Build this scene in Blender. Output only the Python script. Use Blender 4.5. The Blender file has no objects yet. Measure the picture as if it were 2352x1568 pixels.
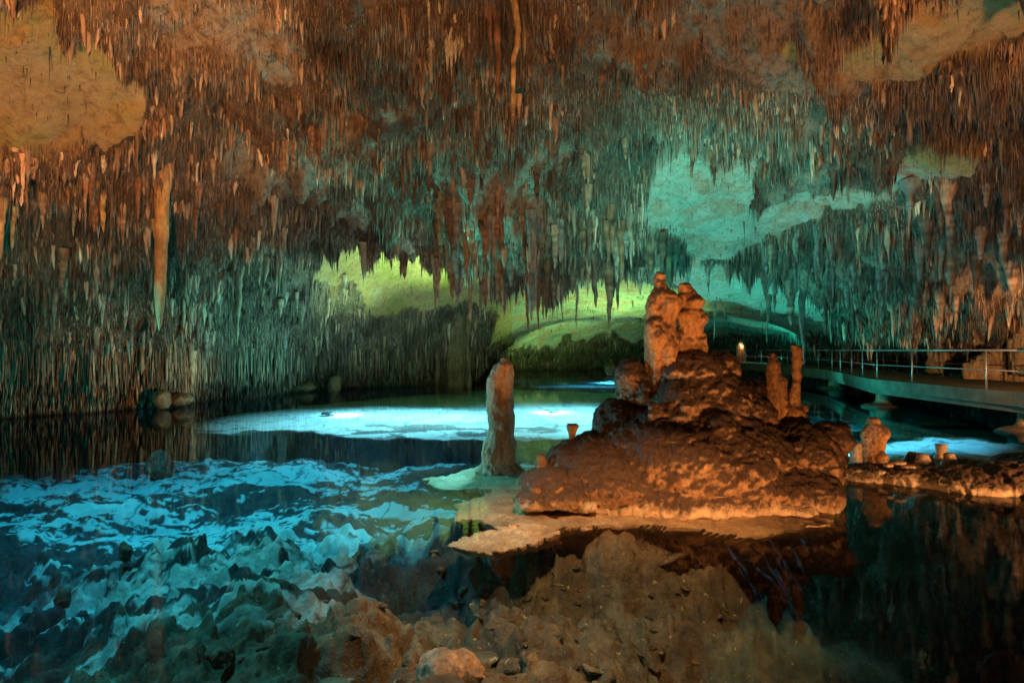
import bpy, bmesh, math, random
import numpy as np
from mathutils import Vector, Matrix
random.seed(7); RNG = np.random.default_rng(11)
scene = bpy.context.scene
COL = scene.collection

# ---------------------------------------------------------------- camera, world, lights
EYE = 1.9; F = 1307.0; CX, CY = 1176.0, 784.0; PITCH = math.radians(0.877)
cam_d = bpy.data.cameras.new('camera'); cam_d.sensor_width = 36; cam_d.lens = 36 * F / 2352
cam_d.clip_start = 0.05; cam_d.clip_end = 400
cam = bpy.data.objects.new('camera', cam_d); COL.objects.link(cam)
cam.location = (0, 0, EYE); cam.rotation_euler = (math.pi / 2 + PITCH, 0, 0)
scene.camera = cam
def at(px, py, Y):
    x = (px - CX) / F; y = (CY - py) / F
    d = (x, math.cos(PITCH) - y * math.sin(PITCH), math.sin(PITCH) + y * math.cos(PITCH))
    s = Y / d[1]
    return Vector((d[0] * s, Y, EYE + d[2] * s))
def at_z(px, py, z):
    a = at(px, py, 1.0); s = (z - EYE) / (a.z - EYE)
    return Vector((a.x * s, s, z))

w = bpy.data.worlds.new('World'); scene.world = w; w.use_nodes = True
w.node_tree.nodes['Background'].inputs[0].default_value = (0.45, 0.5, 0.55, 1)
w.node_tree.nodes['Background'].inputs[1].default_value = 0.012
scene.view_settings.view_transform = 'Standard'; scene.view_settings.look = 'None'
scene.view_settings.exposure = 0.0; scene.view_settings.gamma = 1
scene.render.engine = 'CYCLES'
cy = scene.cycles
cy.use_denoising = True; cy.max_bounces = 5; cy.diffuse_bounces = 2; cy.glossy_bounces = 2
cy.transparent_max_bounces = 12; cy.transmission_bounces = 2; cy.volume_bounces = 0
cy.caustics_reflective = False; cy.caustics_refractive = False; cy.sample_clamp_indirect = 3

def lamp(name, loc, power, col, size=0.15, spot=None, target=None, blend=0.6):
    d = bpy.data.lights.new(name, 'SPOT' if spot else 'POINT')
    d.energy = power; d.color = col; d.shadow_soft_size = size
    if spot: d.spot_size = math.radians(spot); d.spot_blend = blend
    o = bpy.data.objects.new(name, d); COL.objects.link(o); o.location = loc
    if target is not None:
        o.rotation_euler = (Vector(target) - Vector(loc)).to_track_quat('-Z', 'Y').to_euler()
    return o
ORANGE = (1.0, 0.46, 0.17); AMBER = (1.0, 0.50, 0.2); TEAL = (0.02, 0.66, 0.56); CYAN = (0.18, 0.82, 1.0)
GREEN = (0.44, 1.0, 0.30); BLUE2 = (0.10, 0.62, 1.0); WASH = (0.5, 0.98, 1.0); CYAN2 = (0.06, 0.78, 0.90)
def LIGHTS():
    # warm floods by the near shore, thrown up at the roof
    lamp('warm_flood', (-2.5, 1.5, 1.0), 6500, ORANGE, 0.2, 62, (-8.5, 9, 7.4), 0.8)
    lamp('warm_flood', (-0.3, 0.3, 1.2), 2900, ORANGE, 0.2, 70, (-0.5, 12, 8.2), 0.9)
    lamp('warm_flood', (4.5, 1.0, 0.8), 3000, ORANGE, 0.2, 60, (9, 9.5, 8.0), 0.8)
    # warm lamps low before the island; others added for slope, spires, bank
    lamp('warm_flood', (3.1, 4.5, 0.12), 270, ORANGE, 0.06, 140, (2.3, 7.4, 1.0), 0.5)
    lamp('warm_flood', (3.0, 2.4, 1.0), 620, ORANGE, 0.06, 26, (2.15, 7.7, 2.3), 0.8)  # narrow spot added to brighten the spires
    lamp('warm_flood', (-0.6, 4.6, 0.3), 60, ORANGE, 0.06, 100, (0.6, 8.5, 0.9), 0.6)
    lamp('warm_flood', (1.0, 3.4, 4.6), 1550, AMBER, 0.1, 58, (0.75, 5.3, -0.9), 0.6)  # unseen lamp added in mid-air to brighten the sunken slope
    lamp('warm_flood', (-3, 14.0, 0.4), 1700, ORANGE, 0.2, 60, (-14, 18.0, -0.9), 0.9)
    lamp('warm_flood', (7.6, 5.5, 0.7), 750, ORANGE, 0.1, 62, (5.6, 8.6, 0.3), 0.6)  # added out of view at the right to brighten the bank
    lamp('warm_flood', (10.5, 9.0, 1.4), 3200, AMBER, 0.2, 70, (18.5, 19.0, 1.6), 0.7)
    # lamps sunk in the lake
    lamp('lake_lamp', (-6.6, 21.9, -0.08), 900, WASH, 0.15, 160, (-6.3, 22.1, -2), 0.9)
    lamp('lake_lamp', (1.6, 23.0, -0.08), 900, WASH, 0.15, 160, (1.6, 23.0, -2), 0.9)
    lamp('lake_lamp', (7.9, 46.0, -0.08), 2500, WASH, 0.15, 160, (7.9, 46, -2), 0.9)
    lamp('lake_lamp', (6.2, 11.0, -0.1), 260, CYAN, 0.1)
    lamp('lake_lamp', (9.5, 20.0, -0.3), 900, TEAL, 0.15)
    # unseen cyan floods added for the bed; teal, green for roof and walls
    lamp('added_flood', (-3.4, 12.2, 6.2), 2600, CYAN2, 0.05, 94, (-3.5, 11.7, 0), 0.7)
    lamp('added_flood', (-9.5, 10.0, 6.0), 2500, CYAN2, 0.05, 80, (-8.0, 11.4, 0), 0.7)
    lamp('added_flood', (7.6, 10.3, 5.3), 6500, BLUE2, 0.05, 62, (8.3, 15.0, -1), 0.7)
    lamp('added_flood', (-12.6, 10.5, 0.8), 4200, CYAN, 0.05, 56, (-4.5, 8.2, -1.3), 0.7)
    lamp('added_flood', (-0.2, 9.62, 1.3), 400, CYAN, 0.05, 120, (-6.0, 6.6, -1.0), 0.6)
    lamp('added_flood', (-4.5, 5.5, 7.0), 2300, CYAN2, 0.05, 80, (-4.0, 5.5, 0), 0.8)
    lamp('teal_flood', (2.2, 9.8, 0.7), 3000, TEAL, 0.2, 80, (5.5, 15.5, 6.0), 0.8)
    lamp('teal_flood', (-4.5, 19.0, 0.25), 1150, TEAL, 0.3, 120, (-14, 21, 2.5), 0.9)
    lamp('teal_flood', (-11.6, 9.6, 0.5), 620, TEAL, 0.2, 120, (-13.5, 16, 2.0), 0.9)
    lamp('teal_flood', (-1.5, 16.8, 0.2), 2800, TEAL, 0.3, 88, (-1.5, 13, 8), 0.9)
    lamp('green_flood', (-1.0, 25.5, 0.25), 4300, GREEN, 0.3, 96, (-1.4, 24.5, 7), 0.6)
    lamp('green_flood', (-5.6, 25.3, 0.25), 1500, (0.45, 1.0, 0.42), 0.3, 90, (-5.6, 24.0, 7), 0.6)
    lamp('green_flood', (4.0, 44.0, 0.2), 1500, GREEN, 0.3, 110, (5.0, 54.0, 1.5), 0.6)
    lamp('green_flood', (6.5, 33.0, 0.25), 2200, GREEN, 0.3, 140, (6, 35, 5), 0.6)
    lamp('teal_flood', (12.4, 25.0, 0.3), 450, TEAL, 0.3, 120, (20, 30, 3), 0.8)
    lamp('teal_flood', (20.0, 42.0, 1.2), 1600, TEAL, 0.3, 130, (25, 60, 2), 0.8)
    # wide cyan floods added unseen up behind the hanging middle, washing the pale lake bed
    lamp('added_flood', (-3.4, 21.6, 4.5), 8500, WASH, 0.2, 100, (-4.5, 20.5, -1), 0.8)
    lamp('added_flood', (2.4, 21.5, 4.9), 8500, WASH, 0.2, 112, (2.4, 21, -1), 0.8)
    lamp('added_flood', (6.0, 41.0, 4.3), 2200, WASH, 0.2, 90, (5.5, 40, -1), 0.8)
LIGHTS()

# ---------------------------------------------------------------- helpers
def tag(o, label=None, cat=None, group=None, kind=None):
    if label: o['label'] = label
    if cat: o['category'] = cat
    if group: o['group'] = group
    if kind: o['kind'] = kind
    return o
def empty(name, loc):
    o = bpy.data.objects.new(name, None); COL.objects.link(o); o.location = loc; o.empty_display_size = 0.2
    return o
def link_mesh(name, me, mat=None, parent=None, loc=None):
    o = bpy.data.objects.new(name, me); COL.objects.link(o)
    if mat and not me.materials: me.materials.append(mat)
    if parent is not None:
        o.parent = parent
        o.location = (0, 0, 0) if loc is None else loc
    elif loc is not None: o.location = loc
    return o
def np_mesh(name, V, faces, smooth=True):
    """faces: int array (n,k) or a list of such arrays"""
    me = bpy.data.meshes.new(name)
    if not isinstance(faces, list): faces = [faces]
    faces = [f for f in faces if len(f)]
    me.vertices.add(len(V)); me.vertices.foreach_set('co', np.asarray(V, np.float32).ravel())
    idx = np.concatenate([f.ravel() for f in faces]).astype(np.int32)
    cnt = np.concatenate([np.full(len(f), f.shape[1]) for f in faces])
    st = np.concatenate([[0], np.cumsum(cnt)[:-1]]).astype(np.int32)
    me.loops.add(len(idx)); me.loops.foreach_set('vertex_index', idx)
    me.polygons.add(len(cnt)); me.polygons.foreach_set('loop_start', st)
    me.update(calc_edges=True)
    me.polygons.foreach_set('use_smooth', np.full(len(cnt), smooth)); me.validate()
    return me
def vcol(me, name, C):
    a = me.attributes.new(name, 'FLOAT_COLOR', 'POINT')
    C = np.asarray(C, np.float32)
    if C.shape[1] == 3: C = np.hstack([C, np.ones((len(C), 1), np.float32)])
    a.data.foreach_set('color', C.ravel())
def hsh(i, j, k, s=0):
    h = (i.astype(np.int64) * 73856093) ^ (j.astype(np.int64) * 19349663) ^ (k.astype(np.int64) * 83492791) ^ (s * 2654435761)
    h = (h ^ (h >> 13)) * 1274126177 & 0x7fffffff
    h = (h ^ (h >> 15)) * 668265263 & 0x7fffffff
    return ((h ^ (h >> 11)) & 0xffffff) / float(0xffffff)
def vnoise(x, y, z=None, s=0):
    if z is None: z = np.zeros_like(x)
    xi, yi, zi = np.floor(x), np.floor(y), np.floor(z)
    fx, fy, fz = x - xi, y - yi, z - zi
    fx = fx * fx * (3 - 2 * fx); fy = fy * fy * (3 - 2 * fy); fz = fz * fz * (3 - 2 * fz)
    r = 0
    for a in (0, 1):
        for b in (0, 1):
            for c in (0, 1):
                wgt = (fx if a else 1 - fx) * (fy if b else 1 - fy) * (fz if c else 1 - fz)
                r = r + wgt * hsh(xi + a, yi + b, zi + c, s)
    return r * 2 - 1
def fbm(x, y, z=None, o=4, s=0):
    r = 0; a = 1; t = 0
    for k in range(o):
        r = r + a * vnoise(x * 2**k + 17.3 * k, y * 2**k - 9.1 * k, None if z is None else z * 2**k, s + k); t += a; a *= 0.5
    return r / t
def cells(x, y, size, s=0):
    """distance to the nearest jittered point, and its hash"""
    xi, yi = np.floor(x / size), np.floor(y / size)
    best = np.full(x.shape, 9.0); hb = np.zeros(x.shape)
    for a in (-1, 0, 1):
        for b in (-1, 0, 1):
            cx_, cy_ = xi + a, yi + b
            jx = hsh(cx_, cy_, cx_ * 0, s + 1); jy = hsh(cx_, cy_, cx_ * 0, s + 2); hh = hsh(cx_, cy_, cx_ * 0, s + 3)
            d = np.hypot(x / size - cx_ - jx, y / size - cy_ - jy)
            m = d < best; best = np.where(m, d, best); hb = np.where(m, hh, hb)
    return best * size, hb
def sstep(a, b, x):
    t = np.clip((x - a) / (b - a), 0, 1); return t * t * (3 - 2 * t)
def inpoly(px, py, poly):
    r = np.zeros(px.shape, bool); n = len(poly)
    for i in range(n):
        x1, y1 = poly[i]; x2, y2 = poly[(i + 1) % n]
        if y1 == y2: continue
        c = ((y1 > py) != (y2 > py)) & (px < (x2 - x1) * (py - y1) / (y2 - y1) + x1)
        r ^= c
    return r
def rbf(P, V):
    P = np.array(P); V = np.array(V); n = len(P)
    D = np.linalg.norm(P[:, None] - P[None], axis=2)
    A = np.zeros((n + 3, n + 3)); A[:n, :n] = D - np.eye(n) * 0.004; A[:n, n] = 1; A[:n, n + 1:] = P; A[n, :n] = 1; A[n + 1:, :n] = P.T
    c = np.linalg.solve(A, np.concatenate([V, [0, 0, 0]]))
    def f(u, v):
        out = np.zeros(u.size); uu = u.ravel(); vv = v.ravel()
        for s0 in range(0, u.size, 60000):
            a = uu[s0:s0 + 60000]; b = vv[s0:s0 + 60000]
            d = np.sqrt((a[:, None] - P[None, :, 0])**2 + (b[:, None] - P[None, :, 1])**2)
            out[s0:s0 + 60000] = d @ c[:n] + c[n] + c[n + 1] * a + c[n + 2] * b
        return out.reshape(u.shape)
    return f

# ---------------------------------------------------------------- materials
def new_mat(name):
    m = bpy.data.materials.new(name); m.use_nodes = True
    nt = m.node_tree; b = nt.nodes['Principled BSDF']; b.inputs['Roughness'].default_value = 0.8
    b.inputs['Specular IOR Level'].default_value = 0.25
    return m, nt, b
def N(nt, t, **kw):
    n = nt.nodes.new(t)
    for k, v in kw.items(): setattr(n, k, v)
    return n
def noise(nt, vec, scale, detail=4, rough=0.6):
    n = N(nt, 'ShaderNodeTexNoise'); n.inputs['Scale'].default_value = scale; n.inputs['Detail'].default_value = detail
    n.inputs['Roughness'].default_value = rough; nt.links.new(vec, n.inputs['Vector']); return n.outputs['Fac']
def ramp(nt, fac, stops):
    r = N(nt, 'ShaderNodeValToRGB'); e = r.color_ramp.elements
    while len(e) < len(stops): e.new(0.5)
    for i, (p, c) in enumerate(stops): e[i].position = p; e[i].color = (*c, 1) if len(c) == 3 else c
    nt.links.new(fac, r.inputs[0]); return r.outputs[0]
def mix(nt, fac, a, b, mode='MIX'):
    m = N(nt, 'ShaderNodeMix', data_type='RGBA', blend_type=mode)
    for i, v in ((0, fac), (6, a), (7, b)):
        if hasattr(v, 'is_linked'): nt.links.new(v, m.inputs[i])
        else: m.inputs[i].default_value = v if i == 0 else (*v, 1)
    return m.outputs[2]
def bump(nt, b, h, strength, dist, prev=None):
    n = N(nt, 'ShaderNodeBump'); n.inputs['Strength'].default_value = strength; n.inputs['Distance'].default_value = dist
    nt.links.new(h, n.inputs['Height'])
    if prev is not None: nt.links.new(prev, n.inputs['Normal'])
    nt.links.new(n.outputs[0], b.inputs['Normal']); return n.outputs[0]
def coords(nt, scale=(1, 1, 1)):
    g = N(nt, 'ShaderNodeTexCoord'); m = N(nt, 'ShaderNodeMapping'); m.inputs['Scale'].default_value = scale
    nt.links.new(g.outputs['Object'], m.inputs[0]); return m.outputs[0]
def mat_rock(name, c1, c2, c3, top=None, topamt=0.5, streak=3.0, wet=0.75, lit_rim=None):
    """flowstone: mottled c1/c2/c3, optional dark soil lying on upward faces"""
    m, nt, b = new_mat(name); v = coords(nt); vs = coords(nt, (streak, streak, 0.7))
    base = ramp(nt, noise(nt, v, 1.6, 6, 0.65), [(0.3, c1), (0.5, c2), (0.72, c3)])
    st = ramp(nt, noise(nt, vs, 3.0, 5, 0.6), [(0.35, (0.72, 0.66, 0.6)), (0.62, (1.15, 1.15, 1.15))])
    base = mix(nt, 1.0, base, st, 'MULTIPLY')
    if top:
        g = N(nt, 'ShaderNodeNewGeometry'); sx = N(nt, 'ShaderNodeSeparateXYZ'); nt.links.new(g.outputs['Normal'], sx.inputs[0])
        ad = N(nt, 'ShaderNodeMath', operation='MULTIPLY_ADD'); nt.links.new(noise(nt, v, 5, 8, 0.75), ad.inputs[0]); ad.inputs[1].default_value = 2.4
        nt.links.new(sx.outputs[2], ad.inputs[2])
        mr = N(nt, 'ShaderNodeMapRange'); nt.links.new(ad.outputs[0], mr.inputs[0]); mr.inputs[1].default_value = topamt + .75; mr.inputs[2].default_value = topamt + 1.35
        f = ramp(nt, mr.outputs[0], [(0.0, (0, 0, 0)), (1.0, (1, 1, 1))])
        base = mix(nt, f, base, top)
    base = mix(nt, 1.0, base, ramp(nt, noise(nt, v, 26, 6, 0.75), [(0.3, (0.6, 0.58, 0.56)), (0.55, (1.1, 1.1, 1.1)), (0.75, (1.5, 1.45, 1.4))]), 'MULTIPLY')
    if lit_rim:  # pale band paints a lit rim round the base
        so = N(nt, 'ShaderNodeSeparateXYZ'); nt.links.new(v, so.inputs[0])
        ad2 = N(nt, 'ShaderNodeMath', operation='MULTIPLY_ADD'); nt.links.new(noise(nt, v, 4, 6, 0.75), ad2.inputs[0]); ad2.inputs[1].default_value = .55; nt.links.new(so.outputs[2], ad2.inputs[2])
        mt_ = N(nt, 'ShaderNodeMapRange'); nt.links.new(ad2.outputs[0], mt_.inputs[0]); mt_.inputs[1].default_value = lit_rim + .2; mt_.inputs[2].default_value = lit_rim + .32
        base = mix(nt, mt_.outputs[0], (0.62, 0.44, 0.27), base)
    nt.links.new(base, b.inputs['Base Color'])
    r = N(nt, 'ShaderNodeMapRange'); nt.links.new(noise(nt, v, 9, 3), r.inputs[0]); r.inputs[3].default_value = wet - 0.25; r.inputs[4].default_value = min(1, wet + 0.15)
    nt.links.new(r.outputs[0], b.inputs['Roughness'])
    p = bump(nt, b, noise(nt, vs, 6, 6, 0.65), 0.6, 0.05)
    p = bump(nt, b, noise(nt, v, 30, 5, 0.7), 0.65, 0.02, p)
    return m
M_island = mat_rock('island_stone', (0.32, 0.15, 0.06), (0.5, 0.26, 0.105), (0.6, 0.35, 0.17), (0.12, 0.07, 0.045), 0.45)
M_mound = mat_rock('mound_stone', (0.26, 0.14, 0.07), (0.44, 0.25, 0.12), (0.54, 0.34, 0.18), (0.085, 0.05, 0.032), .05, lit_rim=.1)
M_shelf = mat_rock('shelf_stone', (0.26, 0.16, 0.085), (0.44, 0.3, 0.17), (0.54, 0.39, 0.24), streak=1.0)
M_pillar = mat_rock('pillar_stone', (0.36, 0.21, 0.12), (0.50, 0.33, 0.2), (0.6, 0.44, 0.3), (0.2, 0.12, 0.07), 0.8)
M_pale = mat_rock('pale_stone', (0.36, 0.25, 0.16), (0.52, 0.38, 0.26), (0.62, 0.5, 0.38), (0.2, 0.13, 0.08), 0.85)
M_flow = mat_rock('flowstone', (0.25, 0.18, 0.11), (0.42, 0.31, 0.19), (0.55, 0.43, 0.28), (0.12, 0.08, 0.05), 0.75, streak=5)
M_boulder = mat_rock('boulder_stone', (0.09, 0.06, 0.035), (0.18, 0.12, 0.075), (0.26, 0.18, 0.12), (0.1, 0.07, 0.04), 0.8)
M_dark = mat_rock('dark_stone', (0.07, 0.045, 0.03), (0.14, 0.09, 0.06), (0.22, 0.15, 0.1))
def mat_attr(name, attr, rough=0.7):
    m, nt, b = new_mat(name); a = N(nt, 'ShaderNodeAttribute', attribute_name=attr)
    v = coords(nt, (1, 1, 0.4))
    c = mix(nt, 1.0, a.outputs['Color'], ramp(nt, noise(nt, v, 9, 4), [(0.3, (0.55, 0.5, 0.48)), (0.65, (1.2, 1.2, 1.2))]), 'MULTIPLY')
    nt.links.new(c, b.inputs['Base Color']); b.inputs['Roughness'].default_value = rough
    bump(nt, b, noise(nt, v, 22, 4), 0.5, 0.02)
    return m
M_needle = mat_attr('straw_stone', 'tint', 0.65)
def mat_ceiling():
    m, nt, b = new_mat('ceiling_stone'); v = coords(nt)
    a = N(nt, 'ShaderNodeAttribute', attribute_name='bare'); sx = N(nt, 'ShaderNodeSeparateColor'); nt.links.new(a.outputs['Color'], sx.inputs[0])
    rough = ramp(nt, noise(nt, v, 2.2, 6, 0.7), [(0.3, (0.07, 0.05, 0.035)), (0.55, (0.18, 0.125, 0.09)), (0.75, (0.32, 0.24, 0.18))])
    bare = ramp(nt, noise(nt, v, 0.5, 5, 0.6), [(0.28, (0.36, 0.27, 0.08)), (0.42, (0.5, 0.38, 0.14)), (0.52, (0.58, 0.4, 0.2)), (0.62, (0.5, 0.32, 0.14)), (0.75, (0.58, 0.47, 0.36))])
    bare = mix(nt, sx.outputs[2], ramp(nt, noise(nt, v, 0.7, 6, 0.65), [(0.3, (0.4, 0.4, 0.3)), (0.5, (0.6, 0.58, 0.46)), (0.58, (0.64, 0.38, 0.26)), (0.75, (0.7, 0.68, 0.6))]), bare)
    fine = ramp(nt, noise(nt, v, 5.5, 8, 0.75), [(0.32, (0.55, 0.5, 0.42)), (0.5, (1, 1, 1)), (0.7, (1.12, 1.1, 1.05))])
    bare = mix(nt, 1.0, bare, fine, 'MULTIPLY')
    # fine cracks
    vo = N(nt, 'ShaderNodeTexVoronoi', feature='DISTANCE_TO_EDGE'); vo.inputs['Scale'].default_value = 0.42
    wv = N(nt, 'ShaderNodeVectorMath', operation='ADD'); nz = N(nt, 'ShaderNodeTexNoise'); nz.inputs['Scale'].default_value = 0.9; nz.inputs['Detail'].default_value = 5
    nt.links.new(v, nz.inputs['Vector']); nt.links.new(v, wv.inputs[0]); nt.links.new(nz.outputs['Color'], wv.inputs[1]); nt.links.new(wv.outputs[0], vo.inputs['Vector'])
    cr = ramp(nt, vo.outputs['Distance'], [(0.0, (0.35, 0.3, 0.25)), (0.012, (1, 1, 1))])
    bare = mix(nt, 0.28, bare, cr, 'MULTIPLY')
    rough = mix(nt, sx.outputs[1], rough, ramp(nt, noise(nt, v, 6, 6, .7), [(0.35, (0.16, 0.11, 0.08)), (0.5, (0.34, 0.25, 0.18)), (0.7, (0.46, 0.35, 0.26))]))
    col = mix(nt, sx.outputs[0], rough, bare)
    nt.links.new(col, b.inputs['Base Color']); b.inputs['Roughness'].default_value = 0.85
    p = bump(nt, b, noise(nt, v, 1.3, 10, 0.72), 0.9, 0.38)
    p = bump(nt, b, noise(nt, v, 12, 5, 0.7), 0.6, 0.03, p)
    return m
M_ceil = mat_ceiling()
def mat_bed():
    m, nt, b = new_mat('lake_bed_stone'); v = coords(nt)
    a = N(nt, 'ShaderNodeAttribute', attribute_name='bare'); sx = N(nt, 'ShaderNodeSeparateColor'); nt.links.new(a.outputs['Color'], sx.inputs[0])
    brown = ramp(nt, noise(nt, v, 2.5, 7, 0.7), [(0.3, (0.06, 0.043, 0.027)), (0.5, (0.14, 0.1, 0.06)), (0.7, (0.28, 0.22, 0.13))])
    sp = ramp(nt, noise(nt, v, 14, 3, 0.6), [(0.66, (0, 0, 0)), (0.72, (1, 1, 1))])
    brown = mix(nt, sp, brown, (0.45, 0.38, 0.22))
    pale = ramp(nt, noise(nt, v, 1.2, 7, 0.7), [(0.3, (0.5, 0.52, 0.46)), (0.5, (0.72, 0.74, 0.66)), (0.7, (0.8, 0.8, 0.74))])
    vo = N(nt, 'ShaderNodeTexVoronoi', feature='DISTANCE_TO_EDGE'); vo.inputs['Scale'].default_value = 0.55
    wv = N(nt, 'ShaderNodeVectorMath', operation='ADD'); nz = N(nt, 'ShaderNodeTexNoise'); nz.inputs['Scale'].default_value = 1.3; nz.inputs['Detail'].default_value = 5
    nt.links.new(v, nz.inputs['Vector']); nt.links.new(v, wv.inputs[0]); nt.links.new(nz.outputs['Color'], wv.inputs[1]); nt.links.new(wv.outputs[0], vo.inputs['Vector'])
    cr = ramp(nt, vo.outputs['Distance'], [(0.0, (0.04, 0.1, 0.14)), (0.02, (1, 1, 1))])
    pale = mix(nt, 0.85, pale, cr, 'MULTIPLY')
    brown = mix(nt, sx.outputs[1], brown, ramp(nt, noise(nt, v, 3, 6, .7), [(0.35, (0.015, 0.02, 0.022)), (0.75, (0.06, 0.065, 0.06))]))  # G channel blends painted near-black shade into the brown
    nt.links.new(mix(nt, sx.outputs[0], brown, pale), b.inputs['Base Color'])
    p = bump(nt, b, noise(nt, v, 3, 8, 0.7), 0.9, 0.12)
    bump(nt, b, noise(nt, v, 18, 4, 0.7), 0.7, 0.03, p)
    return m
M_bed = mat_bed()
def mat_water():
    m = bpy.data.materials.new('clear_water'); m.use_nodes = True; nt = m.node_tree; nt.nodes.clear()
    out = N(nt, 'ShaderNodeOutputMaterial'); tr = N(nt, 'ShaderNodeBsdfTransparent'); gl = N(nt, 'ShaderNodeBsdfGlossy')
    gl.inputs['Roughness'].default_value = 0.015; fr = N(nt, 'ShaderNodeFresnel'); fr.inputs['IOR'].default_value = 1.22
    mx = N(nt, 'ShaderNodeMixShader'); v = coords(nt, (1, 1, 1))
    bp = N(nt, 'ShaderNodeBump'); bp.inputs['Strength'].default_value = 0.04; bp.inputs['Distance'].default_value = 0.02
    nt.links.new(noise(nt, v, 5, 2), bp.inputs['Height']); nt.links.new(bp.outputs[0], gl.inputs['Normal'])
    nt.links.new(fr.outputs[0], mx.inputs[0]); nt.links.new(tr.outputs[0], mx.inputs[1]); nt.links.new(gl.outputs[0], mx.inputs[2])
    nt.links.new(mx.outputs[0], out.inputs['Surface'])
    va = N(nt, 'ShaderNodeVolumeAbsorption'); va.inputs['Color'].default_value = (0.08, 0.72, 0.97, 1); va.inputs['Density'].default_value = 0.19
    nt.links.new(va.outputs[0], out.inputs['Volume'])
    return m
M_water = mat_water()
def mat_plain(name, c, rough=0.6, metal=0.0, n=8, amt=0.25):
    m, nt, b = new_mat(name); v = coords(nt)
    lo = tuple(x * (1 - amt) for x in c); hi = tuple(min(1, x * (1 + amt)) for x in c)
    nt.links.new(ramp(nt, noise(nt, v, n, 5), [(0.3, lo), (0.7, hi)]), b.inputs['Base Color'])
    b.inputs['Roughness'].default_value = rough; b.inputs['Metallic'].default_value = metal
    bump(nt, b, noise(nt, v, n * 4, 4), 0.3, 0.01)
    return m
M_conc = mat_plain('stained_concrete', (0.10, 0.10, 0.08), 0.9, 0, 2.5, 0.4)
M_deck = mat_plain('gritty_deck', (0.22, 0.16, 0.1), 0.95, 0, 5)
M_steel = mat_plain('brushed_steel', (0.3, 0.3, 0.3), 0.5, 0.8, 20, 0.1)
M_black = mat_plain('dark_metal', (0.03, 0.03, 0.03), 0.5, 0.3)
def mat_emit(name, c, s):
    m = bpy.data.materials.new(name); m.use_nodes = True; b = m.node_tree.nodes['Principled BSDF']
    b.inputs['Emission Color'].default_value = (*c, 1); b.inputs['Emission Strength'].default_value = s; return m

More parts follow.
